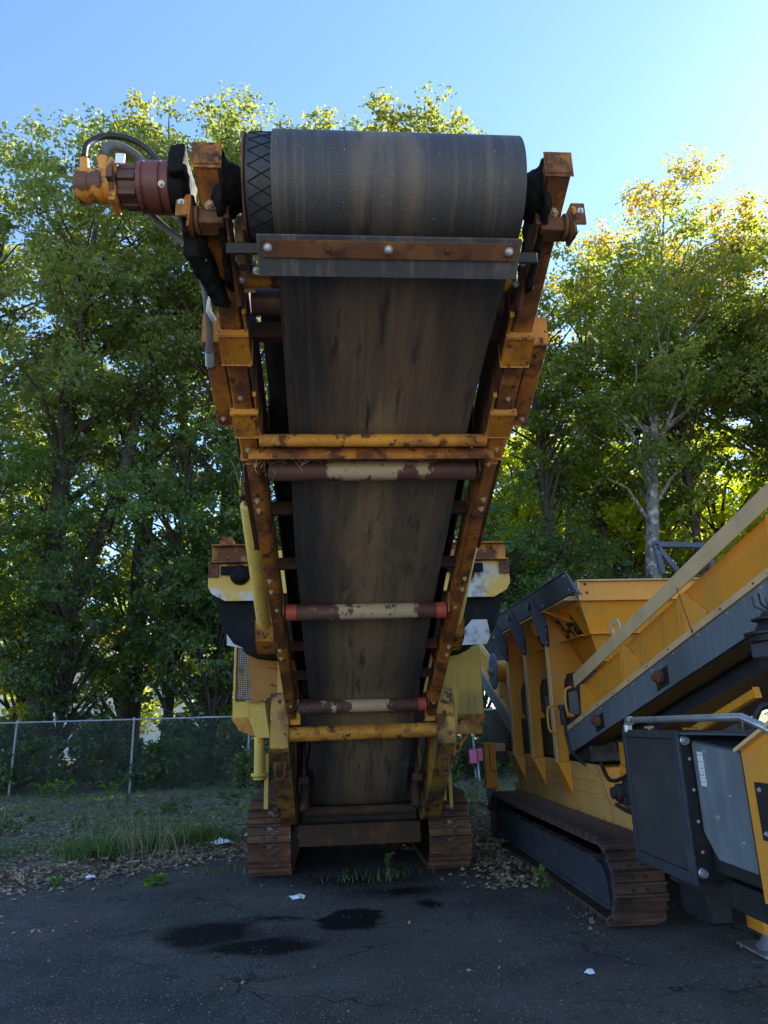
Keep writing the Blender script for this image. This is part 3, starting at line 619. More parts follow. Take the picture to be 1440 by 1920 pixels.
for s in S:
    b = MB(); srail(b, s * .60, .012, 3.58, 6.72, 0, .20); srail(b, s * .60 + s * .04, .07, 3.58, 6.72, -.011, 0); srail(b, s * .60 + s * .04, .07, 3.58, 6.72, .20, .212)
    r = build(b, 'side_rail', 'orange_rust', M1, .004)
    for y in (3.86, 3.94, 4.62, 4.74, 5.50, 5.62):
        bolt((mx(y) + s * .645, y, bz(y) - .011), (0, -.38, -1), .015, r, 'bolt_tan')
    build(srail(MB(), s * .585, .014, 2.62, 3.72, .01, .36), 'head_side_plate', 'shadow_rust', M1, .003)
    build(srail(MB(), s * .565, .012, 3.6, 6.9, .205, .46), 'skirt_plate', 'dark_steel', M1)
    # sliding square tube that carries the drum
    b = MB(); srail(b, s * .65, .092, 2.13, 3.56, 0, .095); t = build(b, 'take_up_tube', 'orange_rust', M1, .008)
    bolt((mx(3.5) + s * .655, 3.49, bz(3.49)), (0, -.38, -1), .014, t, 'bolt_tan')
    bolt((mx(3.2) + s * .655, 3.16, bz(3.16)), (0, -.38, -1), .011, t, 'bolt_tan')
    build(srail(MB(), s * .65, .086, 2.124, 2.13, .004, .09), 'tube_end_cap', 'orange_rust', t, .002)
    for y0, y1, e in ((2.80, 2.955, .012), (3.235, 3.39, .010)):
        b = MB(); srail(b, s * .645, .092 + 2 * e + .012, y0, y1, -e - .006, 0 - .001)
        srail(b, s * (.645 + .046 + e + .003), .010, y0, y1, -e, .12); srail(b, s * (.645 - .046 - e - .003), .010, y0 - .10, y1, -e, .16)
        srail(b, s * .645, .092 + 2 * e + .016, y0 - .008, y0, -e - .012, -.001)
        build(b, 'guide_sleeve', 'old_yellow', M1, .004)
    b = MB(); srail(b, s * .745, .085, 2.865, 3.345, .012, .15)
    g = build(b, 'bearing_guard', 'orange_rust', M1, .006)
    build(srail(MB(), s * .745, .083, 2.860, 2.865, .014, .148), 'guard_end', 'old_yellow', g, .002)
    bolt((mx(2.9) + s * .745, 2.92, bz(2.92) + .012), (0, -.38, -1), .013, g, 'rust_steel')
    bolt((mx(3.3) + s * .755, 3.30, bz(3.30) + .012), (0, -.38, -1), .012, g, 'bolt_tan')
    # outer brace below the head section
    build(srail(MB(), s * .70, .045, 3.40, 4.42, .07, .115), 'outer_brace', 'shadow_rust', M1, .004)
    # bearing and black grease round the drum shaft
    b = MB(); b.lathe((mx(DY) + s * .525, DY, DZ), (s, 0, 0), [(0, .05), (.01, .075), (.03, .085), (.06, .10), (.09, .115), (.11, .11), (.125, .09)], 18)
    b.prism([(mx(2.3) + s * .60, y, z) for y, z in ((2.16, 3.66), (2.42, 3.64), (2.60, 3.46), (2.62, 3.34), (2.50, 3.30), (2.2, 3.46))], (s * .03, 0, 0))
    build(b, 'drum_bearing', 'grease', M1, .012, smooth=60)
    # adjuster block: stub tube, washers and clamp plate at the front
    yy = 2.30; xb = mx(yy) + s * .625; zb = bz(yy)
    b = MB(); b.box(min(xb - s * .02, xb + s * .075), max(xb - s * .02, xb + s * .075), yy - .035, yy + .045, zb - .065, zb - .004)
    k = build(b, 'adjuster_stub', 'rust_steel', M1, .006)
    b = MB(); b.lathe((xb + s * .075, yy, zb - .030), (s, 0, 0), [(0, .052), (.013, .052), (.016, .038), (.021, .052), (.030, .052)], 18); build(b, 'adjuster_washer', 'rust_steel', k, .002)
    b = MB(); b.prism([(xb + s * .10, yy - .060, zb - .10), (xb + s * .10, yy + .04, zb - .085), (xb + s * .10, yy + .055, zb + .04), (xb + s * .10, yy - .05, zb + .04)], (s * .010, 0, 0))
    b.box(min(xb + s * .10, xb + s * .155), max(xb + s * .10, xb + s * .155), yy - .052, yy - .042, zb - .05, zb + .045)
    cp = build(b, 'clamp_plate', 'orange_rust', M1, .003)
    bolt((xb + s * .135, yy - .052, zb + .008), (0, -1, -.2), .010, cp, 'zinc')
    bolt((xb + s * .03, yy - .035, zb + .012), (0, -1, -.5), .018, k, 'bolt_tan')
    bolt((xb - s * .035, 2.47, bz(2.47) - .002), (0, -.5, -1), .014, t, 'zinc'); bolt((xb - s * .05, 2.56, bz(2.56) - .002), (0, -.5, -1), .013, t, 'zinc')
    srl = MB(); srail(srl, s * .595, .014, 2.26, 2.62, -.06, .05); build(srl, 'adjuster_plate', 'rust_steel', M1, .003)

# head drum with its bare lagging
dm = MB(); dm.lathe((XD - .515, DY, DZ), (1, 0, 0), [(0, DR - .01), (.012, DR), (1.018, DR), (1.03, DR - .01)], 64)
drum = build(dm, 'head_drum', 'lagging', M1, smooth=50)
rg = MB(); rg.lathe((XD - .522, DY, DZ), (1, 0, 0), [(0, DR - .015), (0, DR + .002), (.007, DR + .002), (.007, DR - .015)], 64); build(rg, 'drum_rim', 'rust_steel', drum, smooth=40)
gr = MB(); XA, XB = XD - .50, XD - .40
NG = 22
for i in range(NG):
    for dirn in (1, -1):
        pts = []
        for k in range(6):
            t = k / 5; a = 2 * math.pi * (i + dirn * t) / NG
            pts.append((XA + (XB - XA) * t, DY + (DR + .0005) * math.cos(a), DZ + (DR + .0005) * math.sin(a)))
        gr.tube(pts, .0020, 5)
build(gr, 'lagging_ribs', 'black_rubber', drum, smooth=60)
build(MB().cyl((XD - .66, DY, DZ), (XD + .66, DY, DZ), .04), 'drum_shaft', 'dark_steel', drum)

# belt loop
def belt_path():
    p = []
    for a in range(100, 271, 6):       # round the head drum, over the front
        t = rad(a); p.append((DY + (DR + .012) * math.cos(t), DZ + (DR + .012) * math.sin(t)))
    for y, z in ((2.9, 3.245), (3.3, 3.13), (3.66, bz(3.66) + .075), (4.3, bz(4.3) + .05), (5.03, bz(5.03) + .075), (5.7, bz(5.7) + .05), (6.5, bz(6.5) + .075), (7.4, 1.30), (8.0, .93)): p.append((y, z))
    for a in range(250, 430, 12):
        t = rad(a); p.append((8.36 + .19 * math.cos(t), .94 + .19 * math.sin(t)))
    p += [(8.25, 1.22), (6.5, bz(6.5) + .36), (4.5, bz(4.5) + .36), (2.75, bz(2.75) + .37)]
    return p
def loft_belt(path, xl, xr, th, nx, sub):
    q = []
    n = len(path)
    for i in range(n):
        a = Vector(path[i]); b = Vector(path[(i + 1) % n])
        m = max(1, int((b - a).length / sub))
        for k in range(m): q.append(a.lerp(b, k / m))
    n = len(q); mb = MB(); vs = []; fs = []
    for lay in (0, 1):
        for i in range(n):
            t = (q[(i + 1) % n] - q[i - 1]).normalized(); nr = Vector((t.y, -t.x))
            o = q[i] + nr * (-th * lay)
            for j in range(nx + 1):
                u = j / nx; x = xl(o.x) + (xr(o.x) - xl(o.x)) * u
                vs.append((x, o.x, o.y))
    W = nx + 1
    for i in range(n):
        k = (i + 1) % n
        for j in range(nx):
            fs.append((i * W + j, k * W + j, k * W + j + 1, i * W + j + 1))
            fs.append((n * W + i * W + j, n * W + i * W + j + 1, n * W + k * W + j + 1, n * W + k * W + j))
        fs.append((i * W, n * W + i * W, n * W + k * W, k * W)); fs.append((i * W + nx, k * W + nx, n * W + k * W + nx, n * W + i * W + nx))
    return mb.add(vs, fs)
def bl_(y): return mx(y) - .470 + .055 * max(0, min(1, (4.5 - y) / 2.2))
def br_(y): return mx(y) + .485 + .028 * max(0, min(1, (4.5 - y) / 2.2))
build(loft_belt(belt_path(), bl_, br_, .013, 10, .12), 'conveyor_belt', 'belt', M1, smooth=60)

# scraper under the drum
sA = Vector((0, 2.225, 3.325)); sB = Vector((0, 2.345, 3.243))
def scr(mb, x0, x1, t0, t1, n0, n1):
    d = sB - sA; nrm = Vector((0, d.z, -d.y)).normalized()
    a = sA + d * t0 + nrm * n0; c = sA + d * t1 + nrm * n0
    return mb.prism([(x0, a.y, a.z), (x1, a.y, a.z), (x1, c.y, c.z), (x0, c.y, c.z)], nrm * (n1 - n0))
scp = build(scr(MB(), -.272, .708, 0, 1, 0, .012), 'scraper_blade', 'scraper_rubber', M1, .003)
st = build(scr(MB(), -.258, .695, .10, .50, .013, .022), 'clamp_strip', 'rust_steel', scp, .002)
dn = Vector((0, (sB - sA).z, -(sB - sA).y)).normalized()
for i, x in enumerate((-.235, -.015, .21, .43, .665)):
    q = sA.lerp(sB, .27) + dn * .022
    bolt((x, q.y, q.z), dn, .0135 if i % 2 == 0 else .011, st, 'zinc' if i in (0, 2, 4) else 'rust_steel')
build(MB().box(-.40, -.272, 2.325, 2.340, 3.32, 3.365), 'scraper_bracket', 'dark_steel', scp, .003); build(MB().box(.708, .80, 2.325, 2.340, 3.30, 3.345), 'scraper_bracket', 'dark_steel', scp, .003)

# return rollers
def roller(y, half, r, red, off=0.0):
    z = bz(y) + .008; x = mx(y)
    b = MB(); b.lathe((x - half, y, z), (1, 0, 0), [(0, r * .9), (.006, r), (2 * half - .006, r), (2 * half, r * .9)], 24)
    o = build(b, 'return_roller', 'roller_paint', M1, smooth=50)
    build(MB().cyl((x - half - .05, y, z), (x + half + .05, y, z), .016), 'roller_shaft', 'dark_steel', o)
    for s in S:
        if (s < 0 and red & 1) or (s > 0 and red & 2):
            xx = x + s * (half - .035); build(MB().cyl((xx - .036, y, z), (xx + .036, y, z), r + .0015, n=24), 'end_cap', 'roller_red', o, smooth=50)
        xo = x + s * (half + .012)
        bb = MB(); bb.yz([(y - .05, z - .02), (y + .05, z - .045), (y + .12, z + .02), (y + .02, z + .10), (y - .09, z + .12)], min(xo, xo + s * .01), max(xo, xo + s * .01))
        br = build(bb, 'roller_bracket', 'orange_rust', o, .002)
        bolt((xo + s * .05, y - .07, bz(y - .07) - .011), (0, -.4, -1), .012, br, 'bolt_tan')
    return o
roller(3.655, .565, .055, 0); roller(5.03, .565, .056, 3); roller(6.52, .565, .056, 2); 
b = MB(); b.lathe((-.34, 8.28, .70), (1, 0, 0), [(0, .05), (1.2, .05)], 20); build(b, 'return_roller', 'shadow_rust', M1, smooth=50)
b = MB(); b.cyl((-.28, 8.36, .94), (.80, 8.36, .94), .18, n=32); build(b, 'tail_drum', 'dark_steel', M1)
b = MB(); b.prism([(mx(3.1) - .562, 3.05, bz(3.05) + .40), (mx(3.1) + .562, 3.05, bz(3.05) + .40), (mx(3.1) + .562, 3.05, bz(3.05) + .43), (mx(3.1) - .562, 3.05, bz(3.05) + .43)], (.03, 4.2, -SL * 4.2)); build(b, 'trough_bed', 'dark_steel', M1)
# cross tubes and flat bar
build(MB().cyl((mx(3.43) - .59, 3.43, bz(3.43) + .0), (mx(3.43) + .59, 3.43, bz(3.43) + .0), .034, n=20), 'cross_tube', 'old_yellow', M1)
b = MB(); b.box(mx(3.5) - .655, mx(3.5) + .645, 3.50, 3.60, bz(3.54) - .004, bz(3.54) + .008); b.box(mx(3.5) - .655, mx(3.5) + .645, 3.497, 3.507, bz(3.54) - .03, bz(3.54) + .03); build(b, 'cross_angle', 'orange_rust', M1, .003)
build(MB().cyl((mx(7) - .72, 6.93, 1.515), (mx(7) + .72, 6.93, 1.525), .068, n=24), 'lift_cross_tube', 'old_yellow', M1)
for y in (2.92, 4.12, 4.66, 5.20, 5.72, 6.2):
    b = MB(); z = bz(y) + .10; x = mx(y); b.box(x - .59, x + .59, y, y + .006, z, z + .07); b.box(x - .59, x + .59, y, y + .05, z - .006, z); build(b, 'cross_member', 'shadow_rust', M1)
    if y > 3: 
        b = MB(); zz = bz(y + .25) + .30; b.cyl((x - .18, y + .25, zz - .02), (x + .18, y + .25, zz - .02), .05); b.cyl((x - .54, y + .25, zz + .13), (x - .2, y + .25, zz), .05); b.cyl((x + .54, y + .25, zz + .13), (x + .2, y + .25, zz), .05)
        build(b, 'carry_idler', 'dark_steel', M1)
# head-end details seen in the gap beside the belt
build(MB().cyl((mx(2.7) - .58, 2.62, bz(2.62) + .06), (mx(2.7) + .58, 2.62, bz(2.62) + .06), .03, n=16), 'head_tube', 'old_yellow', M1)
build(MB().cyl((mx(2.7) - .58, 2.50, bz(2.5) - .01), (mx(2.7) - .2, 2.50, bz(2.5) - .01), .012, n=10), 'tie_rod', 'dark_steel', M1)
build(MB().cyl((mx(2.8) - .56, 2.78, bz(2.78) + .13), (mx(2.8) + .56, 2.78, bz(2.78) + .13), .062, n=20), 'head_idler', 'motor_brown', M1)
b = MB(); srail(b, -.56, .05, 2.44, 2.66, .05, .16); build(b, 'head_gusset', 'dusty_yellow', M1, .004)
b = MB(); srail(b, -.54, .012, 2.33, 2.52, -.03, .15); hb = build(b, 'head_bracket', 'rust_steel', M1, .003)
bolt((-.335, 2.40, 3.40), (.2, -1, -.4), .015, hb, 'zinc'); bolt((-.30, 2.47, 3.345), (.2, -1, -.4), .013, hb, 'zinc')

# hydraulic drive motor on the drum shaft
xm = -.585
b = MB(); b.lathe((xm + .05, DY, DZ), (-1, 0, 0), [(0, .075), (.02, .115), (.05, .118), (.085, .118), (.09, .108)], 28); mt = build(b, 'drive_motor', 'grease', M1, .003, smooth=45)
b = MB(); b.lathe((xm - .035, DY, DZ), (-1, 0, 0), [(0, .116), (.03, .118), (.034, .108), (.04, .108), (.044, .117), (.105, .117), (.108, .108), (.118, .108), (.121, .115), (.14, .115), (.145, .095)], 32); hs = build(b, 'gear_housing', 'motor_red', mt, smooth=35)
bolt((xm - .04, DY - .08, DZ - .05), (0, -.85, -.53), .010, hs, 'zinc'); bolt((xm - .005, DY - .092, DZ + .025), (0, -1, .2), .008, hs, 'zinc')
b = MB(); b.lathe((xm - .178, DY, DZ), (-1, 0, 0), [(0, .088), (.085, .088), (.09, .075)], 24)
for i in range(8):
    a = i * math.pi / 4 + .2; b.box(xm - .262, xm - .182, DY + .085 * math.cos(a) - .016, DY + .085 * math.cos(a) + .016, DZ + .085 * math.sin(a) - .016, DZ + .085 * math.sin(a) + .016)
build(b, 'ribbed_section', 'motor_brown', mt, .004, smooth=35)
b = MB(); b.lathe((xm - .268, DY, DZ), (-1, 0, 0), [(0, .095), (.012, .104), (.03, .104), (.034, .075), (.07, .073), (.075, .078), (.10, .078), (.104, .073), (.13, .073), (.135, .080), (.185, .080), (.19, .06), (.20, .06), (.204, .04)], 26)
b.box(xm - .30, xm - .272, DY - .125, DY + .02, DZ - .05, DZ + .055); b.box(xm - .30, xm - .272, DY - .06, DY + .06, DZ - .118, DZ - .04)
my = build(b, 'motor_body', 'motor_yellow', mt, .003, smooth=35)
b = MB(); b.cyl((xm - .335, DY - .02, DZ + .06), (xm - .355, DY - .03, DZ + .135), .024); b.cyl((xm - .43, DY - .02, DZ + .06), (xm - .435, DY - .03, DZ + .125), .02); build(b, 'port_fitting', 'motor_yellow', mt, smooth=35)
build(MB().box(xm - .272, xm - .232, DY - .099, DY - .088, DZ + .045, DZ + .10), 'name_plate', 'sticker_white', mt)
def smooth_path(pts, n=8):
    P = [Vector(p) for p in pts]; P = [P[0] * 2 - P[1]] + P + [P[-1] * 2 - P[-2]]; out = []
    for i in range(1, len(P) - 2):
        for k in range(n):
            t = k / n; a, b_, c, d = P[i - 1:i + 3]
            out.append(.5 * ((2 * b_) + (c - a) * t + (2 * a - 5 * b_ + 4 * c - d) * t * t + (3 * b_ - a - 3 * c + d) * t ** 3))
    return out + [P[-2]]
build(MB().tube(smooth_path([(xm - .437, DY - .03, DZ + .12), (xm - .43, DY - .02, DZ + .19), (xm - .36, DY + .02, DZ + .27), (xm - .24, DY + .06, DZ + .28), (xm - .13, DY + .10, DZ + .21), (xm - .03, DY + .13, DZ + .11), (xm + .03, DY + .18, DZ - .02)]), .0135, 10), 'hydraulic_hose', 'hose_rubber', mt, smooth=60)
build(MB().tube(smooth_path([(xm - .357, DY - .03, DZ + .13), (xm - .32, DY - .01, DZ + .195), (xm - .24, DY + .04, DZ + .20), (xm - .15, DY + .09, DZ + .14), (xm - .05, DY + .14, DZ + .02), (xm + .02, DY + .2, DZ - .12), (xm + .07, DY + .27, DZ - .26), (xm + .08, DY + .38, DZ - .38), (xm + .065, DY + .50, DZ - .47)]), .020, 10), 'hydraulic_hose', 'grey_hose', mt, smooth=60)
build(MB().tube(smooth_path([(xm - .40, DY + .05, DZ + .02), (xm - .28, DY + .1, DZ + .06), (xm - .12, DY + .15, DZ - .06), (xm, DY + .16, DZ - .15), (xm + .07, DY + .12, DZ - .22), (xm + .1, DY + .14, DZ - .25)]), .016, 10), 'hydraulic_hose', 'grey_hose', mt, smooth=60)
b = MB(); b.cyl((xm + .064, DY + .50, DZ - .47), (xm + .06, DY + .55, DZ - .51), .023); build(b, 'hose_fitting', 'galvanised', mt, smooth=50); b = MB(); b.tube([(xm + .10, DY + .30, DZ - .30), (xm + .09, DY + .33, DZ - .36), (xm + .115, DY + .36, DZ - .39)], .018, 8); build(b, 'hose_fitting', 'galvanised', mt, smooth=50)
b = MB(); b.box(xm - .01, xm + .05, DY - .13, DY + .10, DZ - .03, DZ + .09); b.prism([(xm + .02, DY - .05, DZ - .05), (xm + .06, DY + .20, DZ - .10), (xm + .12, DY + .33, DZ - .30), (xm + .10, DY + .26, DZ - .34), (xm + .02, DY + .05, DZ - .25)], (.05, .02, .0))
build(b, 'motor_flange', 'grease', mt, .012)

for o in [mt] + [c for c in mt.children_recursive if c.name.split('.')[0] not in ('bolt', 'motor_flange')]:
    pv = Vector((xm + .05, DY, DZ)) - ORIGIN[M1.name]
    if o.name.startswith('hydraulic_hose'): k_ = (.82, .9, .95)
    elif o.name.startswith('hose_fitting'): k_ = (.82, .9, .95)
    else: k_ = (.82, .82, .82)
    o.data.transform(Matrix.Translation(pv) @ Matrix.Diagonal((*k_, 1)) @ Matrix.Translation(-pv))
def lumpy(o, vox, st, sc):
    r = o.modifiers.new('remesh', 'REMESH'); r.mode = 'VOXEL'; r.voxel_size = vox; r.use_smooth_shade = True
    t = bpy.data.textures.new('lumps', 'CLOUDS'); t.noise_scale = sc
    d = o.modifiers.new('lumps', 'DISPLACE'); d.texture = t; d.strength = st; d.mid_level = .5
for o in M1.children_recursive:
    if o.name.split('.')[0] in ('drum_bearing', 'motor_flange'):
        o.modifiers.clear(); lumpy(o, .009, .022, .04)
# lift cylinders beside the conveyor
for s in S:
    x = .205 + s * .765
    b = MB(); p0 = Vector((x, 4.55, 3.02)); p1 = Vector((x + s * -.005, 5.75, 2.36)); d = p1 - p0
    b.lathe(p0, d, [(0, .046), (.02, .064), (d.length, .064)], 24)
    c = build(b, 'lift_cylinder', 'pale_yellow', M1, smooth=45)
    b = MB(); b.cyl(p0 - d.normalized() * .16, p0, .035); b.box(x - .04, x + .02, 4.38, 4.5, 3.02, 3.16); build(b, 'cylinder_eye', 'rust_steel', c, .004)
    b = MB(); b.yz([(5.66, 2.40), (5.84, 2.34), (5.95, 2.16), (5.72, 2.24)], min(x - s * .07, x + s * .07), max(x - s * .07, x + s * .07)); build(b, 'cylinder_bracket', 'old_yellow', c, .005)

# chassis arms that carry the conveyor
for s in S:
    x0 = .2535 + s * .685; x1 = .2535 + s * .855
    arc = [(7.02 - .20 * math.cos(rad(a)), 1.70 + .20 * math.sin(rad(a))) for a in range(0, 91, 15)]
    prof = [(6.82, 1.40)] + arc + [(7.35, 1.86), (8.75, 1.2), (8.75, .56), (8.45, .56), (8.2, .62)]
    b = MB(); b.yz(prof, min(x0, x1), max(x0, x1))
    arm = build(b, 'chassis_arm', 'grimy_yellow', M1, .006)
    b = MB(); pts = []
    xs_ = (x0 + x1) / 2; yr, zr = 7.05, 1.215
    for a in range(0, 181, 20): pts.append((xs_ + .042 * math.cos(rad(a + 180)), yr - .02, zr - .045 + .05 * math.sin(rad(a + 180))))
    pts = [(xs_ - .042, yr - .01, zr + .045)] + pts + [(xs_ + .042, yr - .01, zr + .045)]
    b.tube(pts, .013, 8); b.cyl((xs_ - .06, yr + .0, zr + .045), (xs_ + .06, yr + .0, zr + .045), .018)
    build(b, 'lifting_shackle', 'rust_steel', arm, smooth=50)
    b = MB(); xi = x0 - s * .006; b.box(min(xi, xi - s * .1), max(xi, xi - s * .1), 6.86, 6.96, 1.60, 1.82); build(b, 'arm_lug', 'old_yellow', arm, .004)
# cross beam between the tracks
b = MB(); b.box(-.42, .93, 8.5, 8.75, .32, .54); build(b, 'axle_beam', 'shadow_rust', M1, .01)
b = MB(); b.box(-.40, .92, 8.75, 9.3, .45, 1.1); b.box(-.6, 1.1, 9.3, 12.6, .5, 1.5); build(b, 'chassis', 'dark_steel', M1, .01)
for s in S:     # small stuff beside the tail
    b = MB(); xx = .2535 + s * .58; b.box(xx - .05, xx + .05, 7.7, 7.9, 1.02, 1.09); b.box(xx - .02, xx + .02, 7.75, 7.8, 1.09, 1.5); b.cyl((xx, 7.9, .75), (xx, 8.1, 1.1), .05); build(b, 'tail_tensioner', 'shadow_rust', M1, .004)

# crawler tracks
def shoe_mesh(w, pitch, m):
    b = MB(); h = w / 2; p = pitch / 2 * .955
    prof = [(-p, -.004), (-p, .034), (-p + .005, .058), (-p + .018, .058), (-p + .026, .018), (-.015, .018), (-.009, .055), (.009, .055), (.015, .018), (p - .026, .018), (p - .018, .058), (p - .005, .058), (p, .034), (p, -.004)]
    b.prism([(-h, y, z) for y, z in prof], (w, 0, 0))
    me = b.mesh('shoe', smooth=25); me.materials.append(MATS[m]); return me
def crawler(M, x0, x1, y0, y1, r, name_m, frame_m, pitch=.19):
    xm_ = (x0 + x1) / 2; w = x1 - x0
    fr = MB(); fr.box(x0 + .10, x1 - .10, y0 + r * .9, y1 - r * .9, r * .5, r * 1.45)
    fr.cyl((x0 + .09, y0 + r, r), (x1 - .09, y0 + r, r), r - .05, n=28); fr.cyl((x0 + .09, y1 - r, r), (x1 - .09, y1 - r, r), r - .05, n=28)
    f = build(fr, 'crawler_track', frame_m, M, .01)
    me = shoe_mesh(w, pitch, name_m)
    L = (y1 - y0 - 2 * r); per = 2 * L + 2 * math.pi * r; n = int(round(per / pitch)); k = per / n
    hb = MB(); hb.lathe((0, 0, 0), (0, 0, 1), [(0, .020), (.008, .020), (.012, .016)], 8); hbm = hb.mesh('shoe_bolts'); hbm.materials.append(MATS['dark_steel'])
    for i in range(n):
        d = (i + .3) * k
        if d < L: y, z, a = y0 + r + d, 0.0, math.pi
        elif d < L + math.pi * r: t = (d - L) / r; y, z, a = y1 - r + r * math.sin(t), r - r * math.cos(t), math.pi + t
        elif d < 2 * L + math.pi * r: y, z, a = y1 - r - (d - L - math.pi * r), 2 * r, 0.0
        else: t = (d - 2 * L - math.pi * r) / r; y, z, a = y0 + r - r * math.sin(t), r + r * math.cos(t), t
        ny, nz = 0, 0
        q = Quaternion((1, 0, 0), a)
        nv = q @ Vector((0, 0, 1))
        base = Vector((xm_, y, z)) - nv * .050
        base.z = base.z + .010
        o = piece(me, 'shoe', f, base, q)
        # the pairs of bolt heads that show on the front curve
        if y < y0 + r * 1.05 and nv.y < .1 and nv.z > -.75:
            for sx in (-.055, .055):
                for sy in (-.045, .045):
                    bolt(base + q @ Vector((sx, sy, .018)), nv, .0125, f, 'dark_steel')
    return f
crawler(M1, -.965, -.50, 8.43, 12.4, .40, 'track_steel', 'dark_steel')
crawler(M1, 1.015, 1.475, 8.40, 12.4, .40, 'track_steel', 'dark_steel')

# body panels either side behind the conveyor
b = MB(); b.box(-1.19, -.80, 8.62, 11.8, 1.69, 2.56); lb = build(b, 'engine_cover', 'pale_yellow', M1, .012)
b = MB(); b.xz([(-1.19, 1.687), (-.80, 1.687), (-.80, 1.50), (-.95, 1.50), (-1.10, 1.56)], 8.60, 11.8); build(b, 'cover_sill', 'old_yellow', lb, .006)
b = MB()
for i in range(12): b.box(-1.135 + i * .020, -1.130 + i * .020, 8.590, 8.596, 1.90, 2.50)
for i in range(28): b.box(-1.135, -.90, 8.586, 8.590, 1.90 + i * .022, 1.905 + i * .022)
build(b, 'grille_mesh', 'white_worn', lb); build(MB().box(-1.14, -.88, 8.605, 8.615, 1.88, 2.52), 'grille_opening', 'frame_black', lb)
build(MB().box(-1.160, -1.138, 8.585, 8.612, 1.88, 2.52), 'grille_frame', 'rust_steel', lb)
b = MB(); b.xz([(-.99, 2.44), (-.55, 2.62), (-.42, 2.1), (-.55, 1.95), (-.93, 1.84)], 8.20, 8.212); gp = build(b, 'gusset_plate', 'tan_paint', M1, .002)
for z in (2.40, 2.22, 2.03):
    b = MB(); b.prism([(-.78 + (2.4 - z) * .15, 8.195, z), (-.58, 8.195, z + .05), (-.52, 8.195, z - .005)], (0, -.10, .0)); build(b, 'gusset_rib', 'old_yellow', gp, .001)
b = MB(); b.xz([(-.98, 1.86), (-.80, 1.86), (-.74, 1.48), (-.88, 1.48), (-.96, 1.70)], 8.30, 8.58); b.box(-1.0, -.78, 8.25, 8.6, 1.86, 1.875); build(b, 'corner_bracket', 'pale_yellow', M1, .006)
b = MB(); b.cyl((-.86, 8.45, 1.48), (-.855, 8.45, 1.10), .055, n=18); b.lathe((-.855, 8.45, 1.10), (0, 0, -1), [(0, .085), (.03, .09), (.05, .06), (.07, .06)], 18); b.box(-.80, -.755, 8.5, 8.56, .72, 1.3); build(b, 'jack_leg', 'pale_yellow', M1, smooth=40)
b = MB(); b.box(1.27, 1.75, 8.62, 11.8, 1.66, 2.52); rb = build(b, 'side_cabinet', 'pale_yellow', M1, .012)
b = MB(); b.xz([(1.30, 1.657), (1.75, 1.657), (1.70, 1.45), (1.38, 1.45)], 8.60, 11.8); build(b, 'cabinet_sill', 'old_yellow', rb, .006)
build(MB().box(1.165, 1.262, 8.55, 8.7, 1.80, 2.54), 'corner_post', 'old_yellow', rb, .006)
b = MB(); b.xz([(1.12, 1.95), (1.42, 1.95), (1.36, 1.44), (1.22, 1.44)], 8.38, 8.58); build(b, 'corner_bracket', 'pale_yellow', M1, .006)
b = MB(); b.bar((1.55, 8.7, 1.45), (1.25, 8.6, 1.10), .05, .04); b.bar((1.35, 8.7, 1.45), (1.24, 8.6, 1.2), .04, .03); build(b, 'diagonal_brace', 'old_yellow', M1, .003)
b = MB(); b.cyl((1.24, 8.5, 1.46), (1.24, 8.5, 1.12), .055, n=18); b.lathe((1.24, 8.5, 1.12), (0, 0, -1), [(0, .085), (.03, .09), (.05, .06), (.07, .06)], 18); b.box(1.20, 1.24, 8.52, 8.58, .74, 1.2); b.box(1.27, 1.31, 8.52, 8.58, .66, 1.2); build(b, 'jack_leg', 'pale_yellow', M1, smooth=40)
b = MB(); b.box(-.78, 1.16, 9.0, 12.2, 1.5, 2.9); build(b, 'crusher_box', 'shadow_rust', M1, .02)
b = MB()
for i in range(9):
    R_ = random.Random(i + 5); xx = -.55 + R_.random() * .25; b.tube(smooth_path([(xx, 8.3, 1.9), (xx + R_.uniform(-.1, .1), 8.2 + R_.uniform(-.1, .1), 1.6), (xx + .05, 8.4, 1.3), (xx + R_.uniform(-.05, .1), 8.5, 1.0)], 5), .014, 6)
build(b, 'hydraulic_hose', 'hose_rubber', M1, smooth=60)

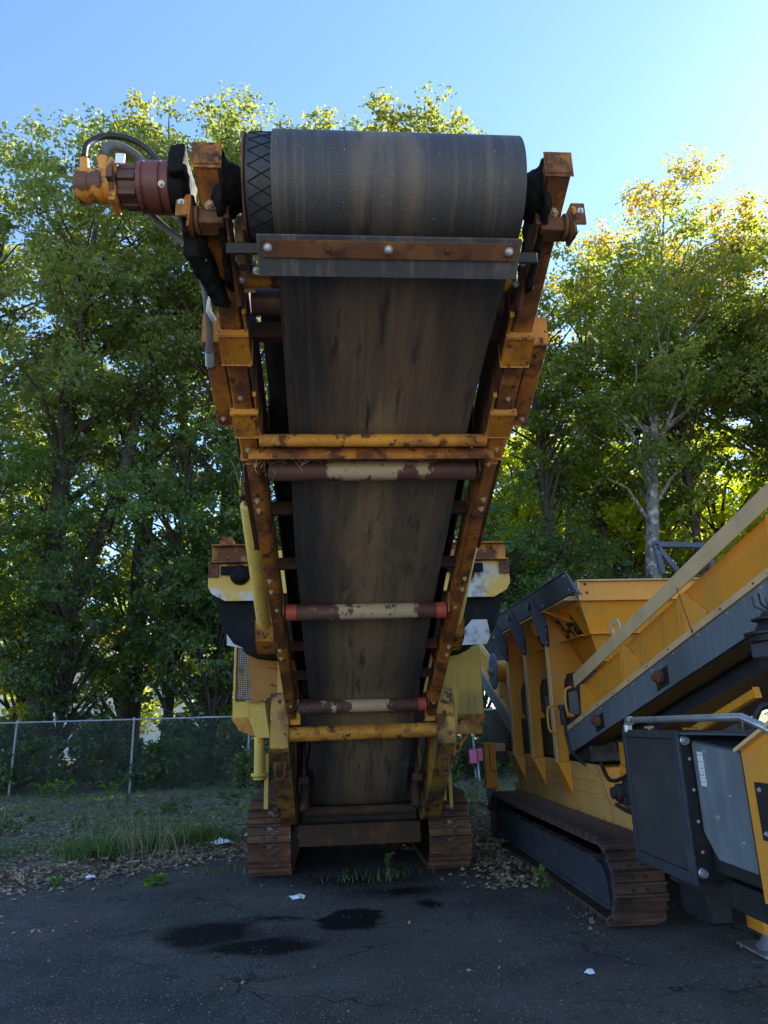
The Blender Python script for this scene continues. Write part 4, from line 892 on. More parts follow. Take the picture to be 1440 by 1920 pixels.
# over-band magnet lying across the conveyor
XL, XR, ZB, ZT = -1.185, 1.715, 2.30, 2.98
rr = (ZT - ZB) / 2; zc = (ZT + ZB) / 2
half = [(-1.175, 2.95), (-1.170, 2.86), (-1.150, 2.74), (-1.115, 2.60), (-1.06, 2.47), (-.98, 2.38), (-.86, 2.325), (-.7, 2.30)]
loop = half + [(2 * .265 - x, z) for x, z in half[::-1]] + [(2 * .265 + 1.10, 3.02), (-1.10, 3.02)]
ob = build(MB().xz(loop, 7.12, 8.1), 'magnet_belt', 'black_rubber', M1, .012)
for s, xe in ((-1, XL), (1, XR)):
    def q(a, z): return (xe - s * a, z)
    b = MB(); b.xz([q(-.06, 3.17), q(-.06, 2.93), q(-.02, 2.86), q(.11, 2.79), q(.52, 2.79), q(.52, 3.17)], 7.02, 7.035)
    pl = build(b, 'end_plate', 'white_worn', ob, .003)
    b = MB(); b.xz([q(-.03, 3.17), q(.52, 3.17), q(.52, 3.33), q(-.03, 3.33)], 7.0, 7.012); b.box(min(xe + s * .03, xe - s * .52), max(xe + s * .03, xe - s * .52), 6.93, 7.01, 3.325, 3.337); b.box(min(xe + s * .05, xe - s * .52), max(xe + s * .05, xe - s * .52), 6.94, 7.018, 3.155, 3.167)
    build(b, 'frame_channel', 'orange_rust', ob, .003)
    b = MB(); cx_ = xe - s * (.25 if s < 0 else .40); b.lathe((cx_, 7.018, 3.04), (0, -1, 0), [(0, .10), (.03, .10), (.05, .075), (.09, .07), (.10, .03)], 20); b.box(cx_ - .19, cx_ + .19, 6.985, 7.017, 3.04, 3.13)
    build(b, 'pulley_bearing', 'grease', ob, .008, smooth=30)
    b = MB(); R_ = random.Random(7 + s); pts = [(cx_ + .24 * math.cos(a) * R_.uniform(.75, 1.1) + .06, 2.95 + .15 * math.sin(a) * R_.uniform(.8, 1.0)) for a in [i * .393 for i in range(16)]]
    b.xz(pts, 7.014, 7.019); lumpy(build(b, 'grease_patch', 'grease', ob), .012, .02, .05)
    b = MB(); b.xz([(-1.05, 2.46), (-1.045, 2.36), (-.90, 2.33), (-.985, 2.37)] if s < 0 else [(1.37, 2.56), (1.52, 2.56), (1.545, 2.40), (1.50, 2.32), (1.05, 2.31), (1.22, 2.40)], 7.05, 7.06); build(b, 'lower_plate', 'white_worn', ob, .002)
    b = MB(); b.box(min(xe + s * .06, xe - s * .04), max(xe + s * .06, xe - s * .04), 6.99, 7.014, 3.02, 3.155); lp = build(b, 'corner_lug', 'rust_steel', ob, .003)
    bolt((xe + s * .02, 6.99, 3.12), (0, -1, 0), .016, lp, 'rust_steel')
build(MB().xz([(XL - .0, 3.34), (XL + .16, 3.34), (XL + .13, 3.48), (XL + .02, 3.48)], 7.2, 7.4), 'stub_post', 'orange_rust', ob, .004)
b = MB(); b.box(XL + .3, XR - .3, 7.05, 8.2, 2.86, 3.3); build(b, 'magnet_block', 'pale_yellow', ob, .01)
for x_ in (.95, -.62): build(MB().box(x_, x_ + .11, 7.9, 8.0, 1.9, 3.0), 'support_post', 'pale_yellow', ob, .006)
# bird's nest in the corner of the conveyor frame
b = MB(); R_ = random.Random(3)
for i in range(130):
    x = mx(3.5) - .50 + R_.gauss(0, .10); y = 3.62 + R_.gauss(0, .04); z = bz(3.58) + .03 + R_.gauss(0, .018)
    a = R_.uniform(0, 6.28); L = R_.uniform(.04, .12); dz = R_.gauss(0, .02) - (.09 if R_.random() < .12 else 0)
    b.tube([(x, y, z), (x + L * .5 * math.cos(a), y + L * .3 * math.sin(a), z + .015 + dz * .4), (x + L * math.cos(a), y + L * .6 * math.sin(a), z + dz)], .0016, 3)
nest = build(b, 'bird_nest', 'straw'); tag(nest, 'straw bird nest tucked on the conveyor cross bar above a roller', 'nest')

# ------------------------------------------------------------------ second machine: tracked screener with hopper and inclined conveyor
M2 = empty('tracked_screener', (3.5, 8.0, 0), 'clean yellow and grey tracked screening plant with hopper beside the rusty crusher', 'screening plant')
t2 = crawler(M2, 2.13, 2.55, 5.93, 10.55, .315, 'track_dark', 'frame_black')
crawler(M2, 4.45, 4.87, 5.93, 10.55, .315, 'track_dark', 'frame_black')
b = MB(); b.yz([(6.06, .17), (9.95, .17), (9.95, .45), (9.75, .47), (6.35, .47), (6.18, .44), (6.08, .36)], 2.125, 2.20); build(b, 'track_side_frame', 'navy_black', t2, .012)
b = MB(); b.yz([(6.06, .155), (9.95, .155), (9.95, .175), (6.06, .175)], 2.108, 2.1248); build(b, 'side_frame_lip', 'navy_black', t2, .004)
R_ = random.Random(9); b = MB()
for i in range(30):
    y = 6.3 + i * .115; b.box(2.135, 2.22, y, y + R_.uniform(.06, .114), .468, .474 + R_.random() * .014)
build(b, 'caked_dirt', 'shadow_rust', t2, .006)['kind'] = 'stuff'
# chassis side
def cplate(mb, poly, x0=2.575, x1=2.60): return mb.yz(poly, x0, x1)
ch = build(cplate(MB(), [(5.35, .62), (10.35, .62), (11.15, 1.13), (7.30, 1.13), (7.05, .78), (5.35, .78)]), 'chassis_side', 'chassis_yellow', M2, .006)
for z in (.98, .86): build(MB().box(2.560, 2.5745, 7.35, 10.75 - (1 - z) * .9, z, z + .018), 'pressed_rib', 'chassis_yellow', ch, .004)
b = MB(); b.box(2.62, 4.4, 5.4, 11.0, .55, .72); b.box(2.70, 4.3, 7.5, 11.0, .72, 1.1); build(b, 'chassis_beam', 'new_yellow', M2, .01)
b = MB(); b.box(2.66, 4.3, 7.7, 10.7, 1.14, 2.08); build(b, 'screen_box', 'engine_dark', M2, .01)
for i, (y, z, w, h) in enumerate([(8.05, 1.75, .3, .25), (8.05, 1.45, .25, .2), (9.0, 1.72, .3, .28), (10.0, 1.7, .28, .3)]):
    build(MB().box(2.645, 2.66, y - w / 2, y + w / 2, z - h / 2, z + h / 2), 'screen_panel', 'panel_grey', M2, .004)

# columns with webs
for yc in (10.25, 9.27, 8.25):
    web = [(2.472, 1.10), (2.60, 1.10), (2.60, 1.60), (2.70, 1.60), (2.625, 1.68), (2.625, 1.97), (2.645, 2.03), (2.69, 2.075), (2.93, 2.09), (2.535, 2.765), (2.472, 2.765)]
    b = MB(); b.xz(web, yc, yc + .014); co = build(b, 'hopper_column', 'new_yellow', M2, .002)
    build(MB().box(2.455, 2.4715, yc - .045, yc + .06, 1.10, 2.765), 'column_flange', 'dusty_yellow', co, .003)
    b = MB(); b.prism([(2.455, yc - .03, 1.12), (2.455, yc + .05, 1.12), (2.57, yc + .04, .80), (2.57, yc - .02, .80)], (.12, 0, 0)); 
    b2 = MB(); b2.add([(2.43, yc - .14, 1.125), (2.574, yc - .14, 1.125), (2.574, yc - .14, .78), (2.43, yc + .08, 1.125), (2.574, yc + .08, 1.125), (2.574, yc + .08, .78)], [(0, 2, 1), (3, 4, 5), (0, 1, 4, 3), (1, 2, 5, 4), (2, 0, 3, 5)])
    build(b2, 'column_bracket', 'new_yellow', co, .004)
# hopper walls
def side(mb, y0, y1, za, zb, e=0.0, th=.012):
    f = lambda z: 2.525 + (2.765 - z) * .62
    return mb.prism([(f(za) - e, y0, za), (f(zb) - e, y0, zb), (f(zb) - e + th, y0, zb), (f(za) - e + th, y0, za)], (0, y1 - y0, 0))
hop = build(side(MB(), 7.42, 10.7, 2.765, 2.08), 'hopper', 'new_yellow', M2, .002)
hw = []
b = MB(); b.box(2.39, 2.53, 7.24, 10.7, 2.768, 2.815); build(b, 'side_rim', 'dusty_yellow', hop, .008)
for y0, y1 in ((7.45, 8.20), (8.30, 9.22), (9.32, 10.2)):
    b = MB(); b.box(2.60, 2.73, y0, y1, 2.425, 2.435); build(b, 'side_ledge', 'new_yellow', hop, .002)
b = MB(); b.box(2.545, 4.45, 7.20, 7.212, 2.757, 2.955); build(b, 'end_band', 'new_yellow', hop, .002)
b = MB(); b.box(2.525, 4.47, 7.15, 7.24, 2.957, 2.972); b.box(2.525, 2.543, 7.16, 7.26, 2.76, 2.956); build(b, 'end_rim', 'dusty_yellow', hop, .003)
def eend(x0, z0, y0, x1, z1, y1): return MB().prism([(x0, y0, z0), (4.45, y0, z0), (4.45 - (x1 - x0), y1, z1), (x1, y1, z1)], (0, .012, .002))
build(eend(2.545, 2.752, 7.215, 2.68, 2.432, 7.36), 'end_panel', 'new_yellow', hop); build(eend(2.685, 2.428, 7.37, 2.80, 2.16, 7.50), 'end_panel', 'new_yellow', hop)
b = MB(); b.box(2.53, 4.45, 7.15, 7.22, 2.750, 2.760); build(b, 'end_ledge', 'new_yellow', hop, .002)
b = MB(); b.box(2.66, 4.35, 7.28, 7.38, 2.422, 2.432); build(b, 'end_ledge', 'new_yellow', hop, .002)
b = MB(); b.box(2.78, 4.2, 7.42, 7.52, 2.150, 2.160); build(b, 'end_ledge', 'new_yellow', hop, .002)
# corner facets between side and end
b = MB(); b.prism([(2.527, 7.43, 2.765), (2.548, 7.214, 2.752), (2.683, 7.36, 2.432), (2.733, 7.43, 2.432)], (.008, .008, 0)); build(b, 'corner_panel', 'new_yellow', hop)
b = MB(); b.prism([(2.735, 7.43, 2.426), (2.687, 7.368, 2.426), (2.80, 7.50, 2.16), (2.90, 7.43, 2.16)], (.008, .008, 0)); build(b, 'corner_panel', 'new_yellow', hop)
b = MB(); b.prism([(2.38, 7.95, 2.765), (2.52, 7.95, 2.765), (2.60, 7.70, 2.64), (2.56, 7.70, 2.64)], (0, -.012, -.0)); b.prism([(2.38, 7.96, 2.766), (2.52, 7.96, 2.766), (2.60, 7.62, 2.60), (2.57, 7.60, 2.60)], (0, 0, -.01)); build(b, 'rim_gusset', 'new_yellow', hop, .002)
for x, z in ((2.62, 2.93), (2.63, 2.84)): bolt((x, 7.199, z), (0, -1, 0), .012, hop, 'rust_steel')
# lettering on the sloping side wall
def lettering(txt, y_left, z_low, height, wscale, parent, slope=.62, eps=.004):
    cu = bpy.data.curves.new('lettering', 'FONT'); cu.body = txt; cu.size = height; cu.extrude = .0008; cu.offset = .010
    tmp = bpy.data.objects.new('tmp', cu); COL.objects.link(tmp)
    dg = bpy.context.evaluated_depsgraph_get(); me = bpy.data.meshes.new_from_object(tmp.evaluated_get(dg)); bpy.data.objects.remove(tmp)
    up = Vector((-slope, 0, 1)).normalized(); rt = Vector((0, -1, 0)); nr = rt.cross(up)
    x = 2.525 + (2.765 - z_low) * .62
    M = Matrix((rt * wscale, up, nr)).transposed().to_4x4(); M.translation = Vector((x, y_left, z_low)) + nr * eps - ORIGIN[M2.name]
    me.transform(M); me.materials.clear(); me.materials.append(MATS['letter_black'])
    o = bpy.data.objects.new('lettering', me); COL.objects.link(o); o.parent = parent; return o
lettering('3-ral', 8.20, 2.475, .35, .86, hop); lettering('cre', 9.20, 2.475, .35, .86, hop)

# dark folding wing over the hopper side
b = MB(); b.prism([(2.30, 6.86, 2.985), (2.375, 6.86, 2.80), (2.387, 6.86, 2.80), (2.312, 6.86, 2.985)], (0, 3.75, 0)); wg = build(b, 'wing_panel', 'wing_grey', M2, .003)
b = MB(); b.box(2.285, 2.335, 6.85, 10.62, 2.988, 3.0); b.prism([(2.285, 6.84, 3.0), (2.53, 7.10, 2.80), (2.38, 6.85, 2.795)], (.01, -.012, 0)); b.box(2.36, 2.40, 6.86, 10.6, 2.79, 2.80); build(b, 'wing_edge', 'wing_grey', wg, .003)
for yc in (10.13, 9.15, 8.13):
    b = MB(); b.xz([(2.305, 2.96), (2.365, 2.83), (2.452, 2.72), (2.452, 2.40), (2.425, 2.38), (2.345, 2.52), (2.285, 2.74)], yc, yc + .014); rb_ = build(b, 'wing_rib', 'wing_grey', wg, .003)
    build(MB().box(2.437, 2.4548, yc - .03, yc + .05, 2.38, 2.62), 'rib_foot', 'frame_black', rb_, .003)
    for z in (2.43, 2.57): bolt((2.437, yc - .012, z), (-1, 0, 0), .009, rb_, 'zinc')
    if yc < 10:
        b = MB(); b.yz([(yc + .28 + .07 * math.cos(a * .5236), 2.90 + .055 * math.sin(a * .5236)) for a in range(12)], 2.31, 2.325); build(b, 'lift_eye', 'wing_grey', wg, .004)
for y, z, x in ((6.90, 2.96, 2.31), (6.95, 2.83, 2.362), (7.9, 2.82, 2.366)): bolt((x - .004, y, z), (-1, 0, .3), .009, wg, 'zinc')

# inclined conveyor towards the yard
CS = .222
def cz(y): return 1.196 + CS * (8.23 - y)
def crail(mb, x0, x1, y0, y1, z0, z1):
    return mb.prism([(x0, y0, cz(y0) + z0), (x1, y0, cz(y0) + z0), (x1, y0, cz(y0) + z1), (x0, y0, cz(y0) + z1)], (0, y1 - y0, cz(y1) - cz(y0)))
YN = 2.3
ic = build(crail(MB(), 2.66, 3.9, YN, 8.1, .02, .26), 'inclined_conveyor', 'frame_black', M2, .01)
edges = [8.22, 6.62, 5.02, 3.42, YN]
for a, c in zip(edges, edges[1:]):
    build(crail(MB(), 2.592, 2.604, c + .003, a - .003, 0, .236), 'skirt_panel', 'panel_grey', ic, .002)
b = MB(); crail(b, 2.605, 2.80, YN, 8.2, -.012, 0); build(b, 'skirt_return', 'frame_black', ic)
b = MB(); crail(b, 2.9, 2.93, YN, 7.6, -.10, .02); build(b, 'inner_stringer', 'navy_black', ic, .004)
build(crail(MB(), 2.578, 2.66, YN, 8.2, .238, .288), 'edge_strip', 'dusty_yellow', ic, .003)
wl_ = build(crail(MB(), 2.658, 2.67, YN, 7.75, .289, .62), 'chute_wall', 'new_yellow', ic)
build(crail(MB(), 2.572, 2.585, YN, 7.72, .60, .735), 'wall_lip', 'dusty_yellow', wl_, .004)
build(crail(MB(), 2.586, 2.668, YN, 7.72, .722, .734), 'wall_lip_top', 'dusty_yellow', wl_, .002)
y = 7.95
while y > 3.0:
    bolt((2.578, y, cz(y) + .262), (-1, 0, 0), .0065, ic, 'dark_steel'); bolt((2.592, y - .05, cz(y - .05) + .215), (-1, 0, 0), .007, ic, 'zinc'); y -= .42
for y in (7.62, 6.42, 5.20, 3.95):
    b = MB(); b.prism([(2.585, y - .05, cz(y) + .289 - .0), (2.64, y - .05, cz(y) + .289), (2.656, y - .05, cz(y) + .60), (2.60, y - .05, cz(y) + .60)], (0, .06, -.013))
    b.prism([(2.600, y - .051, cz(y) + .595), (2.655, y - .051, cz(y) + .60), (2.655, y - .30, cz(y) + .345), (2.590, y - .18, cz(y) + .335)], (0, -.008, 0)) if False else None
    b.add([(2.655, y - .052, cz(y) + .60), (2.655, y - .052, cz(y) + .30), (2.655, y - .30, cz(y - .3) + .30), (2.655, y - .30, cz(y - .3) + .37), (2.60, y - .052, cz(y) + .59), (2.595, y - .052, cz(y) + .30), (2.63, y - .30, cz(y - .3) + .30)],
          [(4, 5, 6, 3), (4, 3, 0), (5, 1, 2, 6), (3, 6, 2), (0, 1, 5, 4), (0, 3, 2, 1)])
    build(b, 'wall_gusset', 'new_yellow', wl_, .002)
b = MB(); ring = [(6.50 + .10 * math.cos(rad(a)), cz(6.5) + .80 + .10 * math.sin(rad(a))) for a in range(0, 360, 20)]
outer = [Vector((2.60, y, z)) for y, z in [(6.50 + .13 * math.cos(rad(a)), cz(6.5) + .80 + .095 * math.sin(rad(a))) for a in range(0, 360, 20)]]; inner = [Vector((2.60, 6.50, cz(6.5) + .80)) + (p - Vector((2.60, 6.50, cz(6.5) + .80))) * .48 for p in outer]
n_ = len(outer); off_ = Vector((.014, 0, 0))
b.add(outer + inner + [p + off_ for p in outer] + [p + off_ for p in inner], [f for i in range(n_) for j in [(i + 1) % n_] for f in ((i, j, n_ + j, n_ + i), (2 * n_ + i, 3 * n_ + i, 3 * n_ + j, 2 * n_ + j), (i, 2 * n_ + i, 2 * n_ + j, j), (n_ + i, n_ + j, 3 * n_ + j, 3 * n_ + i))])
build(b, 'lifting_eye', 'dusty_yellow', wl_, .002)
for y in (7.12, 5.62):      # roller ends in their openings
    b = MB(); crail(b, 2.586, 2.5915, y - .11, y + .11, .03, .17); op = build(b, 'roller_opening', 'frame_black', ic, .002)
    b = MB(); b.lathe((2.585, y + .01, cz(y) + .11), (-1, 0, 0), [(0, .06), (.04, .06), (.05, .035), (.075, .03)], 6); build(b, 'roller_end', 'rust_steel', op, .004)
b = MB(); pts = [(2.566, 5.12 - .01 * i, cz(5.15) + .62 - .026 * i + .002 * (i % 2)) for i in range(15)]
for i, p in enumerate(pts): b.tube([(p[0], p[1], p[2] + .012), (p[0] - (.006 if i % 2 else 0), p[1] + (.006 if i % 2 == 0 else 0), p[2]), (p[0], p[1], p[2] - .012)], .0035, 5)
build(b, 'safety_chain', 'rust_steel', wl_)
# folded guard rail behind the conveyor
for p, q in (((3.34, 7.0, 3.30), (3.95, 7.0, 3.28)), ((3.34, 7.0, 3.30), (3.38, 7.0, 2.99)), ((3.36, 7.0, 3.27), (3.55, 7.0, 3.0)), ((3.90, 7.0, 3.28), (3.92, 7.0, 3.0))):
    build(MB().bar(p, q, .055, .055, up=(0, 1, 0)), 'guard_rail', 'wing_grey', M2, .006)

# radiator pack, hood and cabinet at the near end
rd = build(MB().box(2.135, 2.62, 4.53, 5.38, .635, 1.485), 'radiator_pack', 'frame_black', M2, .01)
build(MB().box(2.126, 2.134, 4.60, 5.33, .69, 1.445), 'radiator_screen', 'grille_dark', rd)
b = MB(); b.box(2.115, 2.1345, 4.51, 4.595, .62, 1.50); b.box(2.115, 2.1345, 5.335, 5.39, .62, 1.50); b.box(2.115, 2.1345, 4.595, 5.335, 1.45, 1.50); b.box(2.115, 2.1345, 4.595, 5.335, .62, .685); build(b, 'screen_frame', 'navy_black', rd, .004)
for z in (1.44, .69): 
    b = MB(); b.lathe((2.165, 4.528, z), (0, -1, 0), [(0, .03), (.02, .03), (.025, .022), (.045, .022)], 12); build(b, 'clamp_knob', 'galvanised', rd, .002)
for z in (1.33, 1.15, .97, .80): bolt((2.19, 4.53, z), (0, -1, 0), .008, rd, 'zinc')
b = MB(); b.xy([(2.135, 4.53), (2.9, 4.53), (2.9, 3.9), (2.22, 3.9)], 1.475, 1.49); build(b, 'radiator_top', 'wing_grey', rd, .003)
hd = build(MB().prism([(2.205, 4.50, 1.425), (2.195, 3.955, 1.385), (2.195, 3.955, .79), (2.205, 4.37, .79), (2.205, 4.50, .92)], (.02, 0, 0)), 'hood_panel', 'panel_grey', M2, .006)
b = MB(); b.prism([(2.20, 4.51, 1.430), (2.19, 3.95, 1.392), (2.75, 3.95, 1.44), (2.75, 4.51, 1.465)], (0, 0, .012)); build(b, 'hood_top', 'wing_grey', hd, .003)
b = MB(); b.box(2.235, 2.9, 3.96, 4.50, .70, 1.42); build(b, 'hood_body', 'frame_black', hd, .006)
for y, z in ((4.30, 1.02), (4.12, 1.15), (4.05, .92), (4.35, 1.38)): bolt((2.203, y, z), (-1, 0, 0), .010, hd, 'zinc')
lbl = build(MB().box(2.1985, 2.2035, 4.385, 4.445, 1.18, 1.375), 'warning_label', 'sticker_white', hd)
b = MB(); R_ = random.Random(4)
for i in range(9):
    z = 1.36 - i * .019
    for k in range(3):
        if R_.random() < .75: y = 4.44 - k * .018; b.box(2.1975, 2.1984, y - .012 * R_.uniform(.5, 1), y, z - .006, z)
build(b, 'label_print', 'letter_black', lbl)['kind'] = 'stuff'
cb = build(MB().yz([(3.935, 1.395), (3.0, 1.76), (3.0, .66), (3.935, .66)], 2.20, 2.9), 'engine_cabinet', 'new_yellow', M2, .008)
b = MB(); b.yz([(3.955, 1.392), (2.98, 1.774), (2.98, 1.788), (3.955, 1.406)], 2.165, 2.92); build(b, 'cabinet_lip', 'dusty_yellow', cb, .003)
b = MB(); b.yz([(3.84, 1.24), (3.4, 1.24), (3.4, .97), (3.84, .97)], 2.188, 2.199); build(b, 'cabinet_latch', 'frame_black', cb, .006)
for z in (1.21, 1.0): bolt((2.187, 3.80, z), (-1, 0, 0), .010, cb, 'zinc')
build(MB().box(2.28, 2.83, 2.985, 2.999, .74, 1.62), 'cabinet_door', 'new_yellow', cb, .004)
build(MB().box(2.32, 2.36, 2.955, 2.984, 1.10, 1.26), 'door_handle', 'frame_black', cb, .006)
b = MB()
for i in range(7): b.box(2.45, 2.75, 2.978, 2.9845, 1.36 + i * .03, 1.372 + i * .03)
build(b, 'door_louvre', 'frame_black', cb)['kind'] = 'stuff'
build(MB().box(2.30, 2.90, 3.05, 5.3, .50, .655), 'cabinet_beam', 'frame_black', M2, .01)
# hand rail over the radiator
b = MB(); b.tube([(2.13, 5.30, 1.49), (2.13, 5.30, 1.545), (2.13, 5.285, 1.562), (2.13, 5.26, 1.565), (2.13, 3.75, 1.575), (2.17, 3.66, 1.53), (2.22, 3.60, 1.48)], .021, 12); hr = build(b, 'hand_rail', 'galvanised', M2, smooth=60)
b = MB(); b.cyl((2.13, 5.30, 1.485), (2.13, 5.30, 1.53), .03); b.cyl((2.13, 5.27, 1.565), (2.13, 5.22, 1.5655), .028); build(b, 'rail_elbow', 'galvanised', hr, smooth=40)
b = MB(); b.cyl((2.14, 4.95, 1.49), (2.14, 4.95, 1.52), .01); b.box(2.12, 2.16, 4.92, 4.98, 1.51, 1.525); build(b, 'wing_nut', 'bolt_tan', rd)
# tank, leg and foot under the cabinet
build(MB().box(2.62, 2.80, 5.45, 5.90, .16, .62), 'lower_tank', 'frame_black', M2, .02)
lg = build(MB().box(2.93, 3.12, 5.30, 5.49, .17, .95), 'support_leg', 'new_yellow', M2, .012)
build(MB().box(2.91, 3.14, 5.28, 5.51, .13, .25), 'leg_collar', 'new_yellow', lg, .01)
b = MB(); b.box(2.85, 3.20, 5.21, 5.58, .012, .03); b.lathe((3.025, 5.395, .03), (0, 0, 1), [(0, .12), (.03, .09), (.11, .045)], 16); build(b, 'foot_plate', 'galvanised', lg, .003)
b = MB(); b.yz([(5.5, .62), (4.2, .62), (4.2, .50), (5.5, .42)], 2.70, 2.95); build(b, 'tank_bracket', 'new_yellow', M2, .006)
# exhaust and pre-cleaner
b = MB(); b.tube(smooth_path([(2.40, 3.82, 1.42), (2.40, 3.82, 1.62), (2.41, 3.82, 1.72), (2.45, 3.80, 1.80), (2.54, 3.76, 1.83)], 5), .05, 16); ex_ = build(b, 'exhaust_pipe', 'exhaust_steel', M2, smooth=60)
b = MB(); b.lathe((2.44, 3.81, 1.66), (.45, -.1, .85), [(0, .055), (.04, .095), (.12, .115), (.22, .10), (.28, .05)], 24); build(b, 'exhaust_bowl', 'exhaust_steel', ex_, smooth=60)
b = MB(); b.lathe((2.40, 3.82, 1.455), (0, 0, 1), [(0, .058), (.03, .058)], 20); build(b, 'exhaust_clamp', 'galvanised', ex_, smooth=40)
b = MB(); b.tube(smooth_path([(2.36, 3.88, 1.42), (2.30, 3.92, 1.46), (2.29, 3.92, 1.54), (2.33, 3.90, 1.62), (2.40, 3.88, 1.64)], 5), .017, 8); build(b, 'rubber_pipe', 'hose_rubber', M2, smooth=60)
b = MB(); b.lathe((2.57, 3.98, 1.985), (0, 0, 1), [(0, .10), (.002, .17), (.035, .165), (.04, .19), (.055, .19), (.07, .13), (.115, .105), (.125, .14), (.135, .14), (.15, .09), (.17, .08), (.175, .03), (.195, .03)], 24); pc = build(b, 'air_pre_cleaner', 'frame_black', M2, smooth=30)
for a in range(6):
    t = a * 1.047 + .3; b = MB(); b.tube([(2.57 + .05 * math.cos(t), 3.98 + .05 * math.sin(t), 2.16), (2.57 + .11 * math.cos(t), 3.98 + .11 * math.sin(t), 2.20), (2.57 + .115 * math.cos(t), 3.98 + .115 * math.sin(t), 2.26)], .006, 5); build(b, 'cleaner_vane', 'frame_black', pc)
build(MB().box(2.45, 2.80, 3.9, 4.1, 1.90, 1.984), 'cleaner_base', 'wing_grey', pc, .006)
# frame, pump and hoses in front of the third column
for p, q, w in (((2.74, 7.1, 1.05), (2.74, 4.6, 1.72), .06), ((2.70, 6.2, .75), (2.70, 6.2, 1.30), .10), ((2.70, 5.5, .75), (2.70, 5.5, 1.5), .12), ((2.72, 7.0, .75), (2.72, 7.0, 1.15), .06), ((2.70, 6.9, .80), (2.70, 5.5, 1.12), .06)):
    build(MB().bar(p, q, w, w * .6, up=(1, 0, 0)), 'sub_frame', 'new_yellow', M2, .006)
build(MB().box(2.78, 2.80, 4.5, 7.2, .74, 1.35), 'sub_frame_plate', 'new_yellow', M2)
b = MB(); b.lathe((2.66, 6.72, .93), (-1, 0, 0), [(0, .11), (.05, .11), (.06, .08), (.13, .08), (.14, .055), (.18, .05)], 18); b.box(2.56, 2.66, 6.62, 6.80, .83, .90); build(b, 'hydraulic_pump', 'dark_steel', M2, .006)
for pts in ([(2.60, 6.45, 1.42), (2.56, 6.4, 1.2), (2.58, 6.38, .95), (2.62, 6.3, .80)], [(2.60, 6.30, 1.40), (2.57, 6.32, 1.15), (2.60, 6.25, .9), (2.64, 6.15, .80)], [(2.62, 7.3, 1.15), (2.58, 7.0, 1.02), (2.60, 6.7, 1.06), (2.60, 6.3, 1.2), (2.62, 6.0, 1.3)], [(2.45, 7.80, 1.60), (2.47, 7.82, 1.35), (2.52, 7.75, 1.2), (2.6, 7.6, 1.1)], [(2.62, 7.0, .80), (2.56, 6.6, .79), (2.56, 6.2, .78), (2.6, 5.8, .80)]):
    build(MB().tube(smooth_path(pts, 6), .019, 8), 'hydraulic_hose', 'hose_rubber', M2, smooth=60)
b = MB(); b.cyl((2.46, 7.86, 1.52), (2.46, 7.86, 1.70), .035); b.cyl((2.46, 7.86, 1.68), (2.46, 7.86, 1.73), .05); build(b, 'oil_filter', 'frame_black', M2, .004)
for x, y, z in ((2.43, 8.2, 1.58), (2.50, 7.72, 1.76)):
    build(MB().tube(smooth_path([(x + .03, y, z + .15), (x - .03, y, z + .12), (x - .045, y, z), (x - .03, y, z - .12), (x + .03, y, z - .15)], 6), .013, 8), 'grab_handle', 'new_yellow', M2, smooth=60)
# far end: jack leg, rear conveyor, sheave cover
jl = build(MB().box(2.28, 2.46, 11.42, 11.58, .60, 1.25), 'jack_leg', 'new_yellow', M2, .01)
build(MB().box(2.31, 2.43, 11.45, 11.55, .36, .60), 'jack_inner', 'panel_grey', jl, .006); build(MB().box(2.30, 2.44, 11.44, 11.56, .28, .36), 'jack_foot', 'frame_black', jl, .006); build(MB().box(2.26, 2.48, 11.40, 11.60, .59, .64), 'jack_collar', 'new_yellow', jl, .006)
b = MB(); b.tube([(2.36, 11.41, 1.22), (2.36, 11.41, .85), (2.42, 11.41, .83), (2.48, 11.41, .84)], .006, 5); build(b, 'jack_hose', 'frame_black', jl)
build(MB().box(2.44, 4.2, 11.45, 11.55, 1.12, 1.24), 'rear_beam', 'dusty_yellow', M2, .006)
def rz_(y): return 1.50 + .42 * (y - 11.0)
def rrail(x0, x1, z0, z1, y0=10.9, y1=15.0): return MB().prism([(x0, y0, rz_(y0) + z0), (x1, y0, rz_(y0) + z0), (x1, y0, rz_(y0) + z1), (x0, y0, rz_(y0) + z1)], (0, y1 - y0, rz_(y1) - rz_(y0)))
rc = build(rrail(2.66, 4.2, -.05, .2), 'rear_conveyor', 'frame_black', M2, .01)
build(rrail(2.60, 2.612, -.1, .17), 'skirt_panel', 'panel_grey', rc, .002); build(rrail(2.585, 2.65, .172, .215), 'edge_strip', 'dusty_yellow', rc, .003); build(rrail(2.64, 2.652, .216, .60), 'chute_wall', 'new_yellow', rc); build(rrail(2.58, 2.60, .60, .72), 'wall_lip', 'dusty_yellow', rc, .003)
for y in (11.5, 12.2): build(MB().bar((2.61, y, rz_(y) + .22), (2.61, y, rz_(y) + .6), .05, .05, up=(0, 1, 0)), 'wall_post', 'dusty_yellow', rc, .003)
b = MB(); b.lathe((2.42, 10.95, 2.30), (-1, 0, 0), [(0, .27), (.02, .27), (.03, .25), (.032, .06), (.08, .05), (.10, .03)], 32); build(b, 'sheave_cover', 'panel_grey', M2, smooth=40)
b = MB(); b.cyl((2.42, 10.95, 2.30), (2.8, 10.95, 2.30), .16, n=24); build(b, 'sheave_drum', 'new_yellow', M2)
build(MB().box(2.62, 4.3, 11.1, 12.8, .95, 1.75), 'rear_housing', 'engine_dark', M2, .01)
build(MB().box(2.566, 2.574, 10.55, 10.75, .99, 1.10), 'chassis_label', 'sticker_white', ch)

